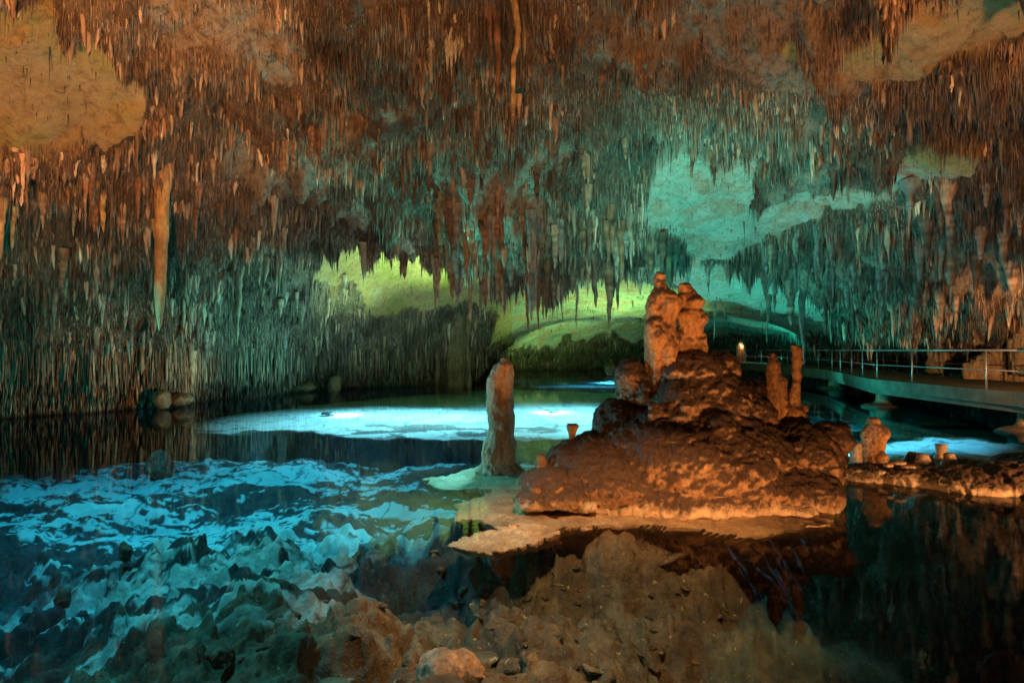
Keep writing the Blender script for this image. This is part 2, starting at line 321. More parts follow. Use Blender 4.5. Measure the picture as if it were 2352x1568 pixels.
# ---------------------------------------------------------------- ceiling height field
CP = {
 -300: [(3,5),(8,5),(10.5,3.6),(12,2.2),(13,.5),(14,-1.9),(15.5,-3.5)],
 -150: [(3,5.2),(8,5.4),(10.5,4.2),(12,3.0),(13.5,1.8),(14.6,0),(15,-1.9),(16.5,-3.5)],
 0: [(2.5,5.5),(7.5,5.6),(9,5.3),(11,4.2),(11.6,3.3),(12.3,3.0),(13,3.3),(14,2.6),(15,1.2),(15.7,0),(16,-1.9),(17.5,-3.5)],
 150: [(3,5.8),(8.5,5.8),(10.5,5.1),(12,4.4),(12.5,3.3),(13.2,3.1),(14,3.4),(15.2,2.2),(16.2,.9),(16.9,-.6),(17.1,-1.9),(18.5,-3.5)],
 320: [(3,6),(9,6.1),(11.5,5),(12.8,3.9),(13.7,3.2),(14.8,3.5),(16.3,2.1),(17.7,.6),(18.5,-.8),(18.8,-1.9),(20,-3.5)],
 550: [(3,6.2),(10,6.1),(12.5,5.2),(14.2,4.9),(14.8,4.2),(16,4.5),(17,3.8),(19.5,2.6),(21.3,1.0),(22.2,-.8),(22.5,-1.9),(24,-3.5)],
 760: [(3,6.3),(10,6.2),(13,5.4),(14.2,4.7),(15.5,5.0),(17,4.2),(19,3.3),(21,3.5),(23,3.1),(25.5,2.1),(26.8,.5),(27.4,-1.9),(29,-3.5)],
 900: [(3,6.3),(10,6.1),(13,5.3),(14.5,5.0),(17,4.2),(19.5,3.5),(20.8,4.6),(24,4.6),(27,3.6),(28.7,1.75),(29.4,.3),(29.7,-1.9),(31,-3.5)],
 1050: [(3,6.4),(10,6.1),(14,4.8),(17,3.7),(19.3,2.8),(20.5,4.7),(24,4.7),(29,3.3),(31.3,2.1),(32.3,.8),(32.8,-1.9),(34,-3.5)],
 1150: [(3,6.4),(10,6.1),(14,4.6),(17,2.9),(18.8,1.9),(20,4.6),(26,4.3),(34,2.6),(40,1.2),(46,.6),(50,-.3),(52,-1.9),(56,-3)],
 1275: [(3,6.4),(10,6.15),(14,4.6),(16.5,2.9),(18,2.0),(19.3,4.5),(26,4.2),(34,3.0),(40,2.15),(41,2.75),(50,1.75),(52,1.2),(54,-.3),(56,-1.9),(60,-3)],
 1400: [(3,6.4),(10,6.15),(14,4.5),(16,2.9),(17.6,1.9),(18.9,4.3),(26,4.0),(34,3.0),(41,2.25),(42,2.8),(52,1.8),(54,1.2),(57,-.3),(59,-1.9),(63,-3)],
 1500: [(3,6.3),(10,6.1),(13,5),(15,3.9),(17.3,2.7),(18.6,3.6),(26,3.6),(34,2.9),(42,2.3),(43,2.8),(54,1.9),(58,.5),(62,-1.9),(66,-3)],
 1600: [(3,6.2),(9,5.8),(11.5,5.0),(13,4.6),(15,3.9),(19,3.2),(23.5,2.3),(25.5,2.8),(34,2.85),(42,2.45),(43.2,2.9),(56,2),(64,1.2),(70,-1),(72,-3)],
 1750: [(3,6),(9,5.7),(11,4.9),(13,4.4),(15,3.9),(17.5,3.3),(21,2.4),(24.5,1.7),(26.3,2.5),(38,2.25),(42,2.1),(43.5,2.5),(58,1.5),(64,.8),(70,-1),(72,-3)],
 1850: [(3,5.9),(9,5.6),(11,4.8),(13,4.2),(15,3.7),(17,2.9),(20,1.9),(23,1.2),(25,1.9),(32,1.6),(40,1.3),(48,.7),(56,0),(60,-1.9),(64,-3)],
 2000: [(3,5.7),(9,5.3),(10.5,4.6),(12,4.1),(14,3.5),(16,2.5),(19,1.5),(21,1),(23,1.2),(28,.8),(32,.3),(35,-.6),(37,-1.9),(40,-3)],
 2150: [(3,5.5),(8.5,5),(10,4.2),(12,3.7),(13,3.4),(15,2.4),(17.5,1.4),(20,1.0),(24,.6),(26,.1),(27.5,-.8),(29,-1.9),(32,-3)],
 2352: [(3,5.2),(8,4.8),(10,4.1),(12,3.3),(14,2.3),(16,1.6),(18,1.2),(20,.6),(21.5,-.5),(22.5,-1.9),(25,-3)],
 2550: [(3,5),(8,4.5),(11,3.5),(14,2.2),(16.5,1.2),(18,.3),(19.5,-1.9),(22,-3)],
 2750: [(3,4.6),(8,3.6),(10,2.6),(12.5,1.2),(14.5,-.5),(16,-2.5),(20,-3)],
}
_P, _V = [], []
for px, col in CP.items():
    for Y, h in col:
        _P.append(((px - CX) / F, math.log(Y))); _V.append(h + EYE)
_H0 = rbf(_P, _V)
POLY_F = [(-60,-60),(125,-60),(150,60),(215,85),(260,115),(300,160),(322,250),(300,310),(240,335),(200,300),(100,330),(-60,325)]
POLY_E = [(2060,-60),(2420,-60),(2420,40),(2352,60),(2250,95),(2100,165),(1960,182),(1870,160),(1785,120),(1790,85),(1980,72),(2030,30)]
POLY_E2 = [(1600,105),(1760,120),(1880,165),(2000,195),(1960,225),(1800,205),(1650,165)]
POLY_D = [(1490,370),(1570,340),(1690,390),(1770,365),(1745,480),(1900,430),(2000,425),(2080,370),(2170,310),(2230,298),(2255,370),(2235,402),(2130,412),(1990,465),(1850,510),(1750,550),(1690,560),(1650,585),(1580,605),(1560,530),(1490,505)]
POLY_B = [(740,540),(1900,540),(1900,745),(1850,770),(1500,775),(1380,768),(1250,785),(1130,800),(1140,712),(1060,706),(900,738),(830,722),(812,655),(722,640)]
POLY_S = [[(780,325),(850,320),(920,345),(860,365),(790,350)], [(880,250),(940,245),(945,275),(890,280)], [(545,80),(640,70),(700,130),(660,190),(560,160)], [(330,20),(480,10),(520,90),(400,120)]]
def project(X, Y, Z):
    z = Z - EYE; c, s = math.cos(PITCH), math.sin(PITCH)
    d = Y * c + z * s; up = -Y * s + z * c
    return CX + F * X / d, CY - F * up / d
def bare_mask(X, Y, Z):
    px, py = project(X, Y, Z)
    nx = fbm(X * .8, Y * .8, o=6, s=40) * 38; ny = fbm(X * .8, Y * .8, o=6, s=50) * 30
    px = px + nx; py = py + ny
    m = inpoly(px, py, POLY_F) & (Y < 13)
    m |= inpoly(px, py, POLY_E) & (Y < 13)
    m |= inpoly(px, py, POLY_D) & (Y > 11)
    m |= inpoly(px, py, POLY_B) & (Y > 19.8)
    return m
def semi_mask(X, Y, Z):
    px, py = project(X, Y, Z)
    px = px + fbm(X * .8, Y * .8, o=3, s=60) * 30; py = py + fbm(X * .8, Y * .8, o=3, s=61) * 30
    m = inpoly(px, py, POLY_E2)
    for p in POLY_S: m |= inpoly(px, py, p)
    return m
def sparse(X, Y):
    return sstep(.14, .3, fbm(X * .33 + 5, Y * .33, o=4, s=205))
def ceil_z(X, Y):
    z = _H0(X / Y, np.log(Y))
    m = bare_mask(X, Y, z).astype(float)
    rough = 1 - m
    z = z + fbm(X * .35, Y * .35, o=3, s=3) * 0.28 * sstep(1.0, 3.0, z) + fbm(X * 1.1, Y * 1.1, o=4, s=5) * (0.18 * rough + 0.16)
    d0, h0 = cells(X + .8 * fbm(X * .5, Y * .5, o=2, s=66), Y, 3.4, 65)
    z = z + rough * sstep(1.5, 3.2, z) * ((1.1 - .035 * np.clip(Y, 8, 26)) * np.sqrt(np.clip(1 - (d0 / 1.8)**2, 0, 1)) * (h0 - .3))
    z = z - rough * sstep(2.2, 4.0, z) * (1 - sstep(21, 25, Y)) * (1 - .75 * sstep(.2, .4, X / Y)) * .75 * (.55 - 2.2 * np.abs(fbm(X * .3, Y * .42, o=3, s=67))) * (1 - .7 * sstep(16.5, 18.5, Y))
    d1, h1 = cells(X, Y, 1.1, 70); d2, h2 = cells(X, Y, 0.5, 80)
    amp = rough * sstep(0.5, 2.0, z)
    dens = sstep(-0.2, 0.35, fbm(X * .3, Y * .3, o=2, s=90))
    z = z - amp * (0.35 + .65 * dens) * np.clip(1 - d1 / 0.5, 0, 1)**1.4 * (0.15 + 1.25 * h1**2)
    z = z - amp * np.clip(1 - d2 / 0.24, 0, 1)**1.3 * (0.05 + 0.55 * h2**2)
    z = z + m * sstep(22, 30, Y) * .45 * fbm(X * .3, Y * .3, o=4, s=96)
    # sharp broken ledges running across the bare roof
    z = z + m * 0.10 * np.sign(fbm(X * .5, Y * .9, o=4, s=95)) * 0.5
    return z, m
def polar_grid(nu, nv, u0, u1, y0, y1):
    u = np.linspace(u0, u1, nu); v = np.linspace(math.log(y0), math.log(y1), nv)
    U, W_ = np.meshgrid(u, v); Y = np.exp(W_); X = U * Y
    i = np.arange(nu * nv).reshape(nv, nu)
    Fq = np.stack([i[:-1, :-1], i[:-1, 1:], i[1:, 1:], i[1:, :-1]], -1).reshape(-1, 4)
    return X.ravel(), Y.ravel(), Fq
X, Y, Fq = polar_grid(820, 900, -1.25, 1.3, 2.2, 78)
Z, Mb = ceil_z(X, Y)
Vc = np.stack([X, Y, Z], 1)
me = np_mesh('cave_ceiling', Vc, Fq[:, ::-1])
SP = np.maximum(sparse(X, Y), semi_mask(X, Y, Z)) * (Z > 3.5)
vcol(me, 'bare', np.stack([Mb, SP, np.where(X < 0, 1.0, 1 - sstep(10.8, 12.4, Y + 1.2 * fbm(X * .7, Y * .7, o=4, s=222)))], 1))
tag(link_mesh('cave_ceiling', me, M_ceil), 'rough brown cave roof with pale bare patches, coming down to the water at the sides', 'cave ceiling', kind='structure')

# ---------------------------------------------------------------- straws
q = Vc[Fq]; cen = q.mean(1)
nrm = np.cross(q[:, 2] - q[:, 0], q[:, 3] - q[:, 1]); area = np.linalg.norm(nrm, axis=1) * .5
u_ = cen[:, 0] / cen[:, 1]
wgt = area / cen[:, 1]**2
inb = np.where(np.abs(u_) > 0.95, 0.25, 1.0) * (cen[:, 2] > 0.02) * (cen[:, 1] > 7)
bare_q = Mb[Fq].mean(1) > 0.5
wgt = wgt * inb * np.where(bare_q, 0.015, 1) * (1 - .88 * SP[Fq].mean(1))
wgt /= wgt.sum()
def sample_roots(n, w_):
    k = RNG.choice(len(w_), n, p=w_ / w_.sum()); a = RNG.random((n, 1)); b = RNG.random((n, 1)); Q = q[k]
    return (Q[:, 0] * (1 - a) * (1 - b) + Q[:, 1] * a * (1 - b) + Q[:, 2] * a * b + Q[:, 3] * (1 - a) * b), k
PAL = np.array([(0.16,0.105,0.075),(0.24,0.165,0.115),(0.32,0.22,0.16),(0.09,0.06,0.045),(0.38,0.29,0.21),(0.27,0.15,0.09),(0.46,0.37,0.28),(0.2,0.165,0.13)])
def tints(R, n, bright=1.0):
    big = fbm(R[:, 0] * .9, R[:, 1] * .9, R[:, 2] * .9, o=3, s=33)
    k = RNG.choice(len(PAL), n, p=[.22, .22, .14, .2, .07, .08, .02, .05])
    return PAL[k] * (1 + 1.3 * big).clip(.35, 2)[:, None] * RNG.uniform(.75, 1.25, (n, 1)) * bright
def cones(R, L, r0, sides=3, prof=((0, 1.0), (0.35, 0.62)), lean=0.05, C=None):
    n = len(R); nr = len(prof)
    ang = RNG.random(n)[:, None] * 6.28 + np.arange(sides)[None] * (6.2832 / sides)
    ln = RNG.normal(0, lean, (n, 2)); V = np.zeros((n, nr * sides + 1, 3))
    for j, (t, rr) in enumerate(prof):
        rad = (r0 * rr * (RNG.uniform(.75, 1.25, n) if j else 1))[:, None]
        top = 0.12 if j == 0 else 0
        V[:, j * sides:(j + 1) * sides, 0] = R[:, None, 0] + np.cos(ang) * rad + (ln[:, 0] * L * t)[:, None]
        V[:, j * sides:(j + 1) * sides, 1] = R[:, None, 1] + np.sin(ang) * rad + (ln[:, 1] * L * t)[:, None]
        V[:, j * sides:(j + 1) * sides, 2] = (R[:, 2] - L * t)[:, None] + top * 0.5
    V[:, -1, 0] = R[:, 0] + ln[:, 0] * L; V[:, -1, 1] = R[:, 1] + ln[:, 1] * L; V[:, -1, 2] = R[:, 2] - L
    if sides > 3:
        for j in range(1, nr): V[:, j * sides:(j + 1) * sides, :2] += RNG.normal(0, .012, (n, sides, 2))
    st = nr * sides + 1; base = (np.arange(n) * st)[:, None]
    qf, tf = [], []
    for j in range(nr - 1):
        for s in range(sides):
            a = j * sides + s; b = j * sides + (s + 1) % sides
            qf.append(base + np.array([[a, a + sides, b + sides, b]]))
    for s in range(sides):
        a = (nr - 1) * sides + s; b = (nr - 1) * sides + (s + 1) % sides
        tf.append(base + np.array([[a, st - 1, b]]))
    return V.reshape(-1, 3), [np.concatenate(qf), np.concatenate(tf)], np.repeat(C, st, axis=0)
nN = 330000
R, k = sample_roots(nN, wgt)
R[:, 2] += 0.03
cl = fbm(R[:, 0] * 1.3, R[:, 1] * 1.3, o=3, s=21); slope = np.abs(nrm[k, 2]) / (2 * area[k] + 1e-9)
stub = RNG.random(nN) < .3
L = 0.14 * np.exp(RNG.normal(0, .5, nN)) * (1 + 1.0 * cl) * np.where(slope < .5, 1.3, 1.0) * (0.6 + 0.03 * R[:, 1]) * np.where(stub, .6, 1)
L = np.clip(L, 0.04, 1.0); L = np.minimum(L, R[:, 2] - 0.01 + 0.04)
r0 = np.clip(0.00095 * R[:, 1], 0.008, 0.035) * RNG.uniform(.5, 1.5, nN) * (0.7 + L) * np.where(stub, 2.0, 1)
Vn, Fn, Cn = cones(R, L, r0, C=tints(R, nN))
me = np_mesh('straw_stalactites', Vn, Fn); vcol(me, 'tint', Cn)
tag(link_mesh('straw_stalactites', me, M_needle), 'thousands of thin brown straw stalactites bristling all over the cave roof', 'straw stalactites', kind='stuff')
nM = 5200
ridge = np.exp(-(np.abs(fbm(cen[:, 0] * .7, cen[:, 1] * .7, o=3, s=300)) / .05)**2) * (1 - bare_q) * (cen[:, 2] > 1.2) * (cen[:, 1] < 32)
R3, k3 = sample_roots(nM, wgt * (ridge + .04))
R3[:, 2] += .04; L3 = np.minimum(RNG.uniform(.18, .55, nM) * (1 + RNG.random(nM)**4), R3[:, 2] - .1); r3 = RNG.uniform(.028, .07, nM) * (.6 + L3) * np.clip(R3[:, 1] / 17, .45, 1.3); L3 = L3 * np.clip(R3[:, 1] / 15, .6, 1.2)
Vn, Fn, Cn = cones(R3, L3, r3, sides=6, prof=((0, 1.5), (0.2, 0.85), (0.45, .75), (.75, .4)), C=tints(R3, nM, 1.5))
me = np_mesh('stub_stalactites', Vn, Fn); vcol(me, 'tint', Cn)
tag(link_mesh('stub_stalactites', me, M_needle), 'countless thicker stub stalactites crowded along the ridges of the roof', 'stub stalactites', kind='stuff')
# fringe of longer straws along the left shore, reaching the water
nS = 16000
wS = wgt * ((cen[:, 2] < 1.9) & (cen[:, 2] > .15) & (cen[:, 0] < -1))
R2, k2 = sample_roots(nS, wS)
L2 = np.minimum(RNG.uniform(.3, 1.3, nS), R2[:, 2] + .05); r2 = np.clip(0.0015 * R2[:, 1], .018, .06) * RNG.uniform(.6, 1.6, nS)
Vn, Fn, Cn = cones(R2, L2, r2, prof=((0, 1.0), (0.8, 0.75)), C=tints(R2, nS, 1.1))
me = np_mesh('shore_straws', Vn, Fn); vcol(me, 'tint', Cn)
tag(link_mesh('shore_straws', me, M_needle), 'dense curtain of long thin straws hanging down to the water along the left shore', 'straw stalactites', kind='stuff')

# ---------------------------------------------------------------- single stalactites
def stal_mesh(name, L, r, tint, seed=0, sides=9, rings=16, bend=0.05, knob=0.25, blunt=0.0, flare=1.5):
    rg = np.random.default_rng(seed)
    t = np.linspace(0, 1, rings); prof = (1 - t)**0.75 * (1 - blunt) + blunt * (1 - t**8)
    prof = prof * (1 + (flare - 1) * np.exp(-t * 9))
    bx = np.cumsum(rg.normal(0, bend, rings)) * L / rings * 2; by = np.cumsum(rg.normal(0, bend, rings)) * L / rings * 2
    bx -= bx[0]; by -= by[0]
    a = np.arange(sides) * 2 * math.pi / sides
    V = np.zeros((rings, sides, 3))
    nz = fbm(np.cos(a)[None] * 1.2 + t[:, None] * 0, np.sin(a)[None] * 1.2 + 0 * t[:, None], t[:, None] * L * 3.5 / max(.3, r * 6) + 0 * a[None], o=3, s=seed)
    rad = r * prof[:, None] * (1 + knob * 1.6 * nz)
    V[:, :, 0] = np.cos(a)[None] * rad + bx[:, None]; V[:, :, 1] = np.sin(a)[None] * rad + by[:, None]; V[:, :, 2] = -(t * L)[:, None]
    V[0, :, 2] += 0.15
    i = np.arange(rings * sides).reshape(rings, sides)
    Fq_ = np.stack([i[:-1], i[1:], np.roll(i[1:], -1, 1), np.roll(i[:-1], -1, 1)], -1).reshape(-1, 4)
    tip = rings * sides; Vt = np.vstack([V.reshape(-1, 3), [[bx[-1], by[-1], -L * 1.02]]])
    last = i[-1]; Ft = np.stack([last, np.full(sides, tip), np.roll(last, -1)], -1)
    me = np_mesh(name, Vt, [Fq_, Ft]); c = np.array(tint)[None] * (1 + 0.25 * rg.normal(0, 1, (rings, 1, 1)).repeat(sides, 1).reshape(-1, 1))
    c = np.clip(np.vstack([c, c[-1:]]), 0.02, 0.8); vcol(me, 'tint', c); return me
RUST = (0.30, 0.15, 0.085); TAN = (0.42, 0.28, 0.19); CREAM = (0.72, 0.58, 0.42); BROWN = (0.16, 0.105, 0.075); GREY = (0.25, 0.21, 0.18); ORG = (0.66, 0.4, 0.18)
def hero(px, y0, y1, Y, wpx, tint, label=None, group=None, **kw):
    a = at(px, y0, Y); b = at(px, y1, Y)
    o = link_mesh('stalactite', stal_mesh('stalactite', a.z - b.z, wpx / 2 * Y / F, tint, seed=int(px * 7 + y1), rings=kw.pop('rings', 22), sides=12, **kw), M_needle, loc=a)
    return tag(o, label, 'stalactite', group)
hero(373, 375, 762, 13.4, 32, ORG, 'thick smooth orange stalactite, the longest one, hanging before the left wall', blunt=.66, knob=.16, bend=.015, flare=1.15)
hero(364, 520, 660, 13.5, 20, ORG, 'short orange stalactite fused along the left side of the thickest long one', blunt=.2, knob=.1)
o = hero(1176, -20, 250, 9.6, 15, ORG, 'crooked pale orange stalactite shaft with a forked tip, high at the centre', blunt=.75, knob=.12, bend=.09)
fk = link_mesh('prong', stal_mesh('prong', .36, .045, TAN, 5, bend=.02), M_needle, o, (0.02, 0, -1.93))
fk = link_mesh('prong', stal_mesh('prong', .26, .035, TAN, 6, bend=.02), M_needle, o, (0.12, 0, -1.93))
hero(1140, -15, 240, 9.9, 18, RUST, 'rust brown carrot-shaped stalactite just left of the crooked forked one', blunt=.5)
hero(1124, -10, 205, 10.1, 12, RUST, 'smaller rust stalactite left of the carrot-shaped one', blunt=.3)
hero(985, 10, 110, 9.8, 6, CREAM, 'thin cream needle stalactite up left of the cream curtain')
hero(6, 470, 612, 12.0, 16, ORG, 'orange club-ended stalactite at the far left edge', blunt=.6)
hero(148, 585, 676, 14.5, 17, RUST, 'lone rusty stalactite low on the left wall, left of the thick orange one', blunt=.2)
hero(548, 600, 795, 18.8, 20, TAN, 'slim pinkish stalactite with a curved thread-like tip over the left wall', bend=.05, blunt=.05)
hero(682, 680, 730, 21.5, 7, TAN, 'tiny pointed stalactite under the bushy brown cluster')
hero(790, 640, 700, 24, 10, CREAM, 'short pale stalactite at the right end of the left wall')
hero(1215, 590, 775, 17.6, 15, RUST, 'long rust stalactite ending in a thread, left of centre of the middle fringe', blunt=.05)
hero(1320, 560, 757, 17.4, 14, GREY, 'long grey stalactite with a thread tip in the middle fringe', blunt=.05)
hero(1397, 560, 757, 17.3, 30, RUST, 'broad rust stalactite narrowing to a thread tip, right of the long grey one', blunt=.05)
hero(1117, 370, 530, 16.2, 26, TAN, 'stout pinkish tan stalactite in the upper middle of the central mass', blunt=.4)
hero(985, 390, 482, 16.2, 20, TAN, 'pointed tan stalactite left of the stout pinkish one', blunt=.1)
hero(1155, 480, 620, 16.6, 28, TAN, 'ribbed tan stalactite under the stout pinkish one', blunt=.35)
hero(1060, 500, 680, 17.6, 16, RUST, 'narrow rust stalactite at the left of the middle fringe', blunt=.2)
hero(1095, 470, 640, 17.2, 24, TAN, 'lumpy tan stalactite between the narrow rust one and the ribbed one', blunt=.35)
hero(843, 560, 625, 19.0, 20, RUST, 'leftmost rust stalactite against the green roof', blunt=.3)
hero(930, 570, 642, 19.2, 22, RUST, 'brown stalactite second from the left against the green roof', blunt=.3)
hero(1545, 590, 665, 17.0, 5, RUST, 'very thin dark stalactite pointing at the top of the twin rock spires', blunt=.1)
hero(1640, 690, 780, 24.5, 6, GREY, 'thin grey stalactite to the right of the rock spires', blunt=.3)
hero(1850, 560, 846, 19.5, 24, GREY, 'very long grey stalactite reaching down to the walkway rail', blunt=.12, knob=.3)
hero(1765, 680, 790, 22, 12, BROWN, 'slim brown stalactite halfway between rock spires and the very long grey one', blunt=.1)
hero(1590, 350, 410, 13.2, 14, RUST, 'dark rust stalactite hanging at the top of the turquoise bare patch', blunt=.05)
hero(2240, 560, 690, 17.0, 44, TAN, 'massive tan stalactite cluster at the right over the flowstone', blunt=.3, knob=.5)
hero(2215, 570, 670, 17.2, 26, TAN, 'ragged tan stalactite at the left side of the massive one', blunt=.2, knob=.5)
hero(2130, 500, 590, 16.8, 16, RUST, 'rust stalactite up left of the massive one at the right', blunt=.2)
hero(1945, 600, 712, 18.6, 22, TAN, 'ribbed pinkish stalactite in the right-hand fringe', blunt=.3)
hero(1895, 620, 720, 19.6, 16, RUST, 'rust stalactite between the very long grey one and the ribbed pinkish one', blunt=.2)
hero(2012, 600, 700, 18.2, 20, TAN, 'tan stalactite right of the ribbed pinkish one', blunt=.3)
hero(1422, 150, 240, 11.6, 10, RUST, 'slim rust stalactite high up right of the forked one', blunt=.3)
hero(315, 290, 370, 12.3, 16, TAN, 'forked tan stalactite hanging from the lower edge of the bare orange patch', blunt=.2)
hero(240, 320, 400, 12.2, 18, CREAM, 'pale twisted stalactite under the bare orange patch', blunt=.2)
hero(210, 330, 410, 12.2, 16, RUST, 'dark rust stalactite left of the pale twisted one', blunt=.2)
# cream curtain: several lobes fused = one thing
root = empty('drapery', at(1045, 78, 10.4)); tag(root, 'cream coloured stalactite curtain with ragged points near the top centre', 'drapery')
for dx, ln, wd in ((-18, 100, 18), (-8, 112, 16), (2, 78, 14), (11, 62, 12), (20, 66, 14), (27, 52, 10), (-13, 60, 18), (15, 50, 14)):
    link_mesh('lobe', stal_mesh('lobe', ln * 10 / F, wd / 2 * 10 / F, CREAM, int(dx + 90), 10, 12, bend=.01, knob=.1), M_needle, root, (dx * 10 / F, 0, .03))
# bushy cluster at 665,570
root = empty('stalactite_cluster', at(665, 560, 20.5)); tag(root, 'bushy brown clump of short stalactites left of the green bare roof', 'stalactite cluster')
for i in range(26):
    dx = random.uniform(-48, 48); ln = random.uniform(40, 95) * (1 - abs(dx) / 90)
    link_mesh('spike', stal_mesh('spike', ln * 20.5 / F, random.uniform(4, 8) * 20.5 / F, BROWN if i % 2 else RUST, i, 7, 9, knob=.3), M_needle, root, (dx * 20.5 / F, random.uniform(-.4, .4), .05))
# many single stalactites, each its own object
def ray_ceiling(px, py, ylo, yhi):
    ys = np.linspace(ylo, yhi, 240); pts = np.array([at(px, py, t) for t in ys]); cz, mb = ceil_z(pts[:, 0], pts[:, 1])
    hit = np.where(cz < pts[:, 2])[0]
    if len(hit) == 0: return None
    i = hit[0]; return np.array([pts[i, 0], pts[i, 1], cz[i]]), mb[i]
zones = [
 # px0,px1,py0,py1, n, ylo,yhi, len px lo/hi, w lo/hi, tints, group, label
 (640, 850, 240, 265, 24, 10, 22, 45, 110, 9, 17, (RUST, RUST, TAN), 'row of rust stalactites in the upper left', 'rust coloured stalactite in the slanting row left of the cream curtain'),
 (1000, 1560, 470, 640, 88, 12, 22, 50, 130, 9, 26, (TAN, RUST, BROWN, GREY, RUST), 'stalactites in the central fringe', 'rusty stalactite crowded in the central fringe over the bright water'),
 (900, 1500, 300, 460, 26, 10, 20, 40, 90, 9, 18, (TAN, RUST, BROWN), 'stalactites on the central mass', 'stalactite on the face of the central mass below the forked one'),
 (1600, 2200, 520, 690, 50, 13, 28, 40, 100, 8, 20, (TAN, GREY, BROWN, GREY), 'stalactites over the walkway', 'grey brown stalactite in the fringe over the walkway'),
 (1560, 1960, 330, 400, 12, 9, 16, 35, 75, 8, 15, (RUST, BROWN), 'stalactites above the turquoise patch', 'stalactite along the upper edge of the turquoise bare patch'),
 (0, 470, 400, 480, 18, 9, 16, 45, 110, 9, 18, (TAN, ORG, RUST), 'stalactites of the left fringe', 'orange lit stalactite in the left fringe below the bare orange patch'),
 (200, 760, 600, 800, 16, 13, 30, 30, 75, 7, 13, (TAN, BROWN, GREY), 'stalactites on the left wall', 'short dull stalactite scattered over the left wall'),
 (2050, 2352, 380, 620, 16, 10, 22, 50, 120, 14, 34, (TAN, BROWN, GREY), 'stalactites at the right side', 'brown stalactite on the dark roof at the right side'),
 (1300, 1620, 60, 200, 8, 8, 13, 40, 90, 7, 12, (RUST, BROWN), 'stalactites high on the roof', 'thin rust stalactite high on the roof right of the forked one'),
]
cnt = 0
for zi, (x0, x1, y0, y1, n, ylo, yhi, l0, l1, w0, w1, tn, grp, lab) in enumerate(zones):
    made = 0; tries = 0
    while made < n and tries < n * 4:
        tries += 1; px = random.uniform(x0, x1); py = random.uniform(y0, y1)
        if zi == 0: py = 335 - (px - 640) * 0.5 + 5 * random.random() if px < 760 else 262 + random.uniform(-8, 12)
        r = ray_ceiling(px, py, ylo, yhi)
        if r is None or r[1] > .5: continue
        P, _ = r; Yd = P[1]; ln = random.uniform(l0, l1)**1.0 * Yd / F; ln = min(ln, P[2] - .3)
        if ln < .15: continue
        wd = random.uniform(w0, w1) * Yd / F * .5
        o = link_mesh('stalactite', stal_mesh('stalactite', ln, wd, random.choice(tn), 1000 + cnt, 8, 14, knob=random.uniform(.2, .5), blunt=random.choice((0, .1, .25, .4)), bend=.04), M_needle, loc=P + np.array([0, 0, .05]))
        tag(o, lab, 'stalactite', grp); made += 1; cnt += 1

# ---------------------------------------------------------------- lake bed
BP = [(0,1568,-1.4),(250,1568,-1.0),(480,1568,-.45),(700,1540,-.25),(880,1568,-.35),(1050,1568,-.3),(1250,1568,-.45),(1450,1568,-.9),(1650,1568,-1.3),(2000,1568,-3.2),(2352,1568,-2.5),
 (0,1450,-1.9),(250,1430,-1.2),(450,1420,-.7),(600,1400,-.45),(750,1420,-.5),(850,1460,-.8),(950,1440,-1.0),(1100,1450,-.9),(1300,1440,-.8),(1500,1440,-.9),(1650,1400,-1.1),
 (0,1360,-1.9),(150,1330,-1.3),(370,1258,-.55),(500,1290,-.5),(680,1335,-.42),(800,1295,-.5),(900,1228,-.65),(850,1370,-1.3),(960,1330,-1.2),
 (1050,1320,-.6),(1100,1385,-.8),(1080,1250,-.5),(1300,1255,-.35),(1480,1250,-.35),(1650,1262,-.4),(1250,1310,-.5),(1450,1300,-.5),(1600,1320,-.8),(1800,1300,-1.6),(2100,1300,-4),(2352,1300,-4),
 (960,1150,-.7),(1050,1150,-.3),(1200,1130,-.25),(1400,1130,-.25),(1600,1130,-.25),(1800,1150,-.5),(1950,1200,-3),(2150,1200,-3.6),(2352,1200,-3.6)]
BW = []  # (px, Y, z)
for px in (-250, 0, 200, 370, 500, 680, 780):
    BW += [(px, 8.6 if px > 300 else 9.2, -1.7), (px, 9.8, -1.5)]
BW += [(-250,6,-2.4),(-250,3,-1.8),(-250,13,-2.3),(2600,3,-3),(2600,6,-4),(2600,12,-3),(0,2,-1.2),(1176,2,-.4),(2352,2,-2.5)]
for px in (0, 300, 600, 850, 1000, 1180, 1400): BW += [(px, 12.0, -1.9), (px, 14.5, -1.9)]
for px in (0, 300): BW += [(px, 17, -2.2), (px, 21, -3)]
for px in (600, 900, 1180, 1400): BW += [(px, 20, -1.6), (px, 30, -1.6)]
for px in (1180, 1400, 1600, 1800): BW += [(px, 38, -2.0), (px, 50, -1.6), (px, 70, -2)]
for px in (1700, 1900, 2100, 2352): BW += [(px, 9.6, -.6), (px, 11.5, -1.1), (px, 16, -2.6), (px, 24, -2.6), (px, 34, -2.5)]
_P = [((p[0] - CX) / F, math.log(p[1])) for p in BW]; _V = [p[2] for p in BW]
for px, py, z in BP:
    a = at_z(px, py, z); _P.append((a.x / a.y, math.log(a.y))); _V.append(z)
_B0 = rbf(_P, _V)
def PW(pts, z): return [tuple(at_z(px, py, z)[:2]) for px, py in pts]
PLATEAU = PW([(400,985),(470,998),(560,1002),(640,990),(760,1000),(870,1014),(960,1008),(1100,1015),(1200,1010),(1440,1004),(1600,1000),(1640,905),(1440,902),(1180,893),(1000,897),(850,915),(700,930),(520,950),(420,970)], -.6)
PLATEAU2 = PW([(1180,893),(1640,893),(1640,866),(1350,864),(1150,872)], -.8)
SHELF_R = PW([(2030,1012),(2130,1000),(2300,1012),(2420,1030),(2420,1060),(2030,1050),(1900,1050),(1930,1015)], -.12)
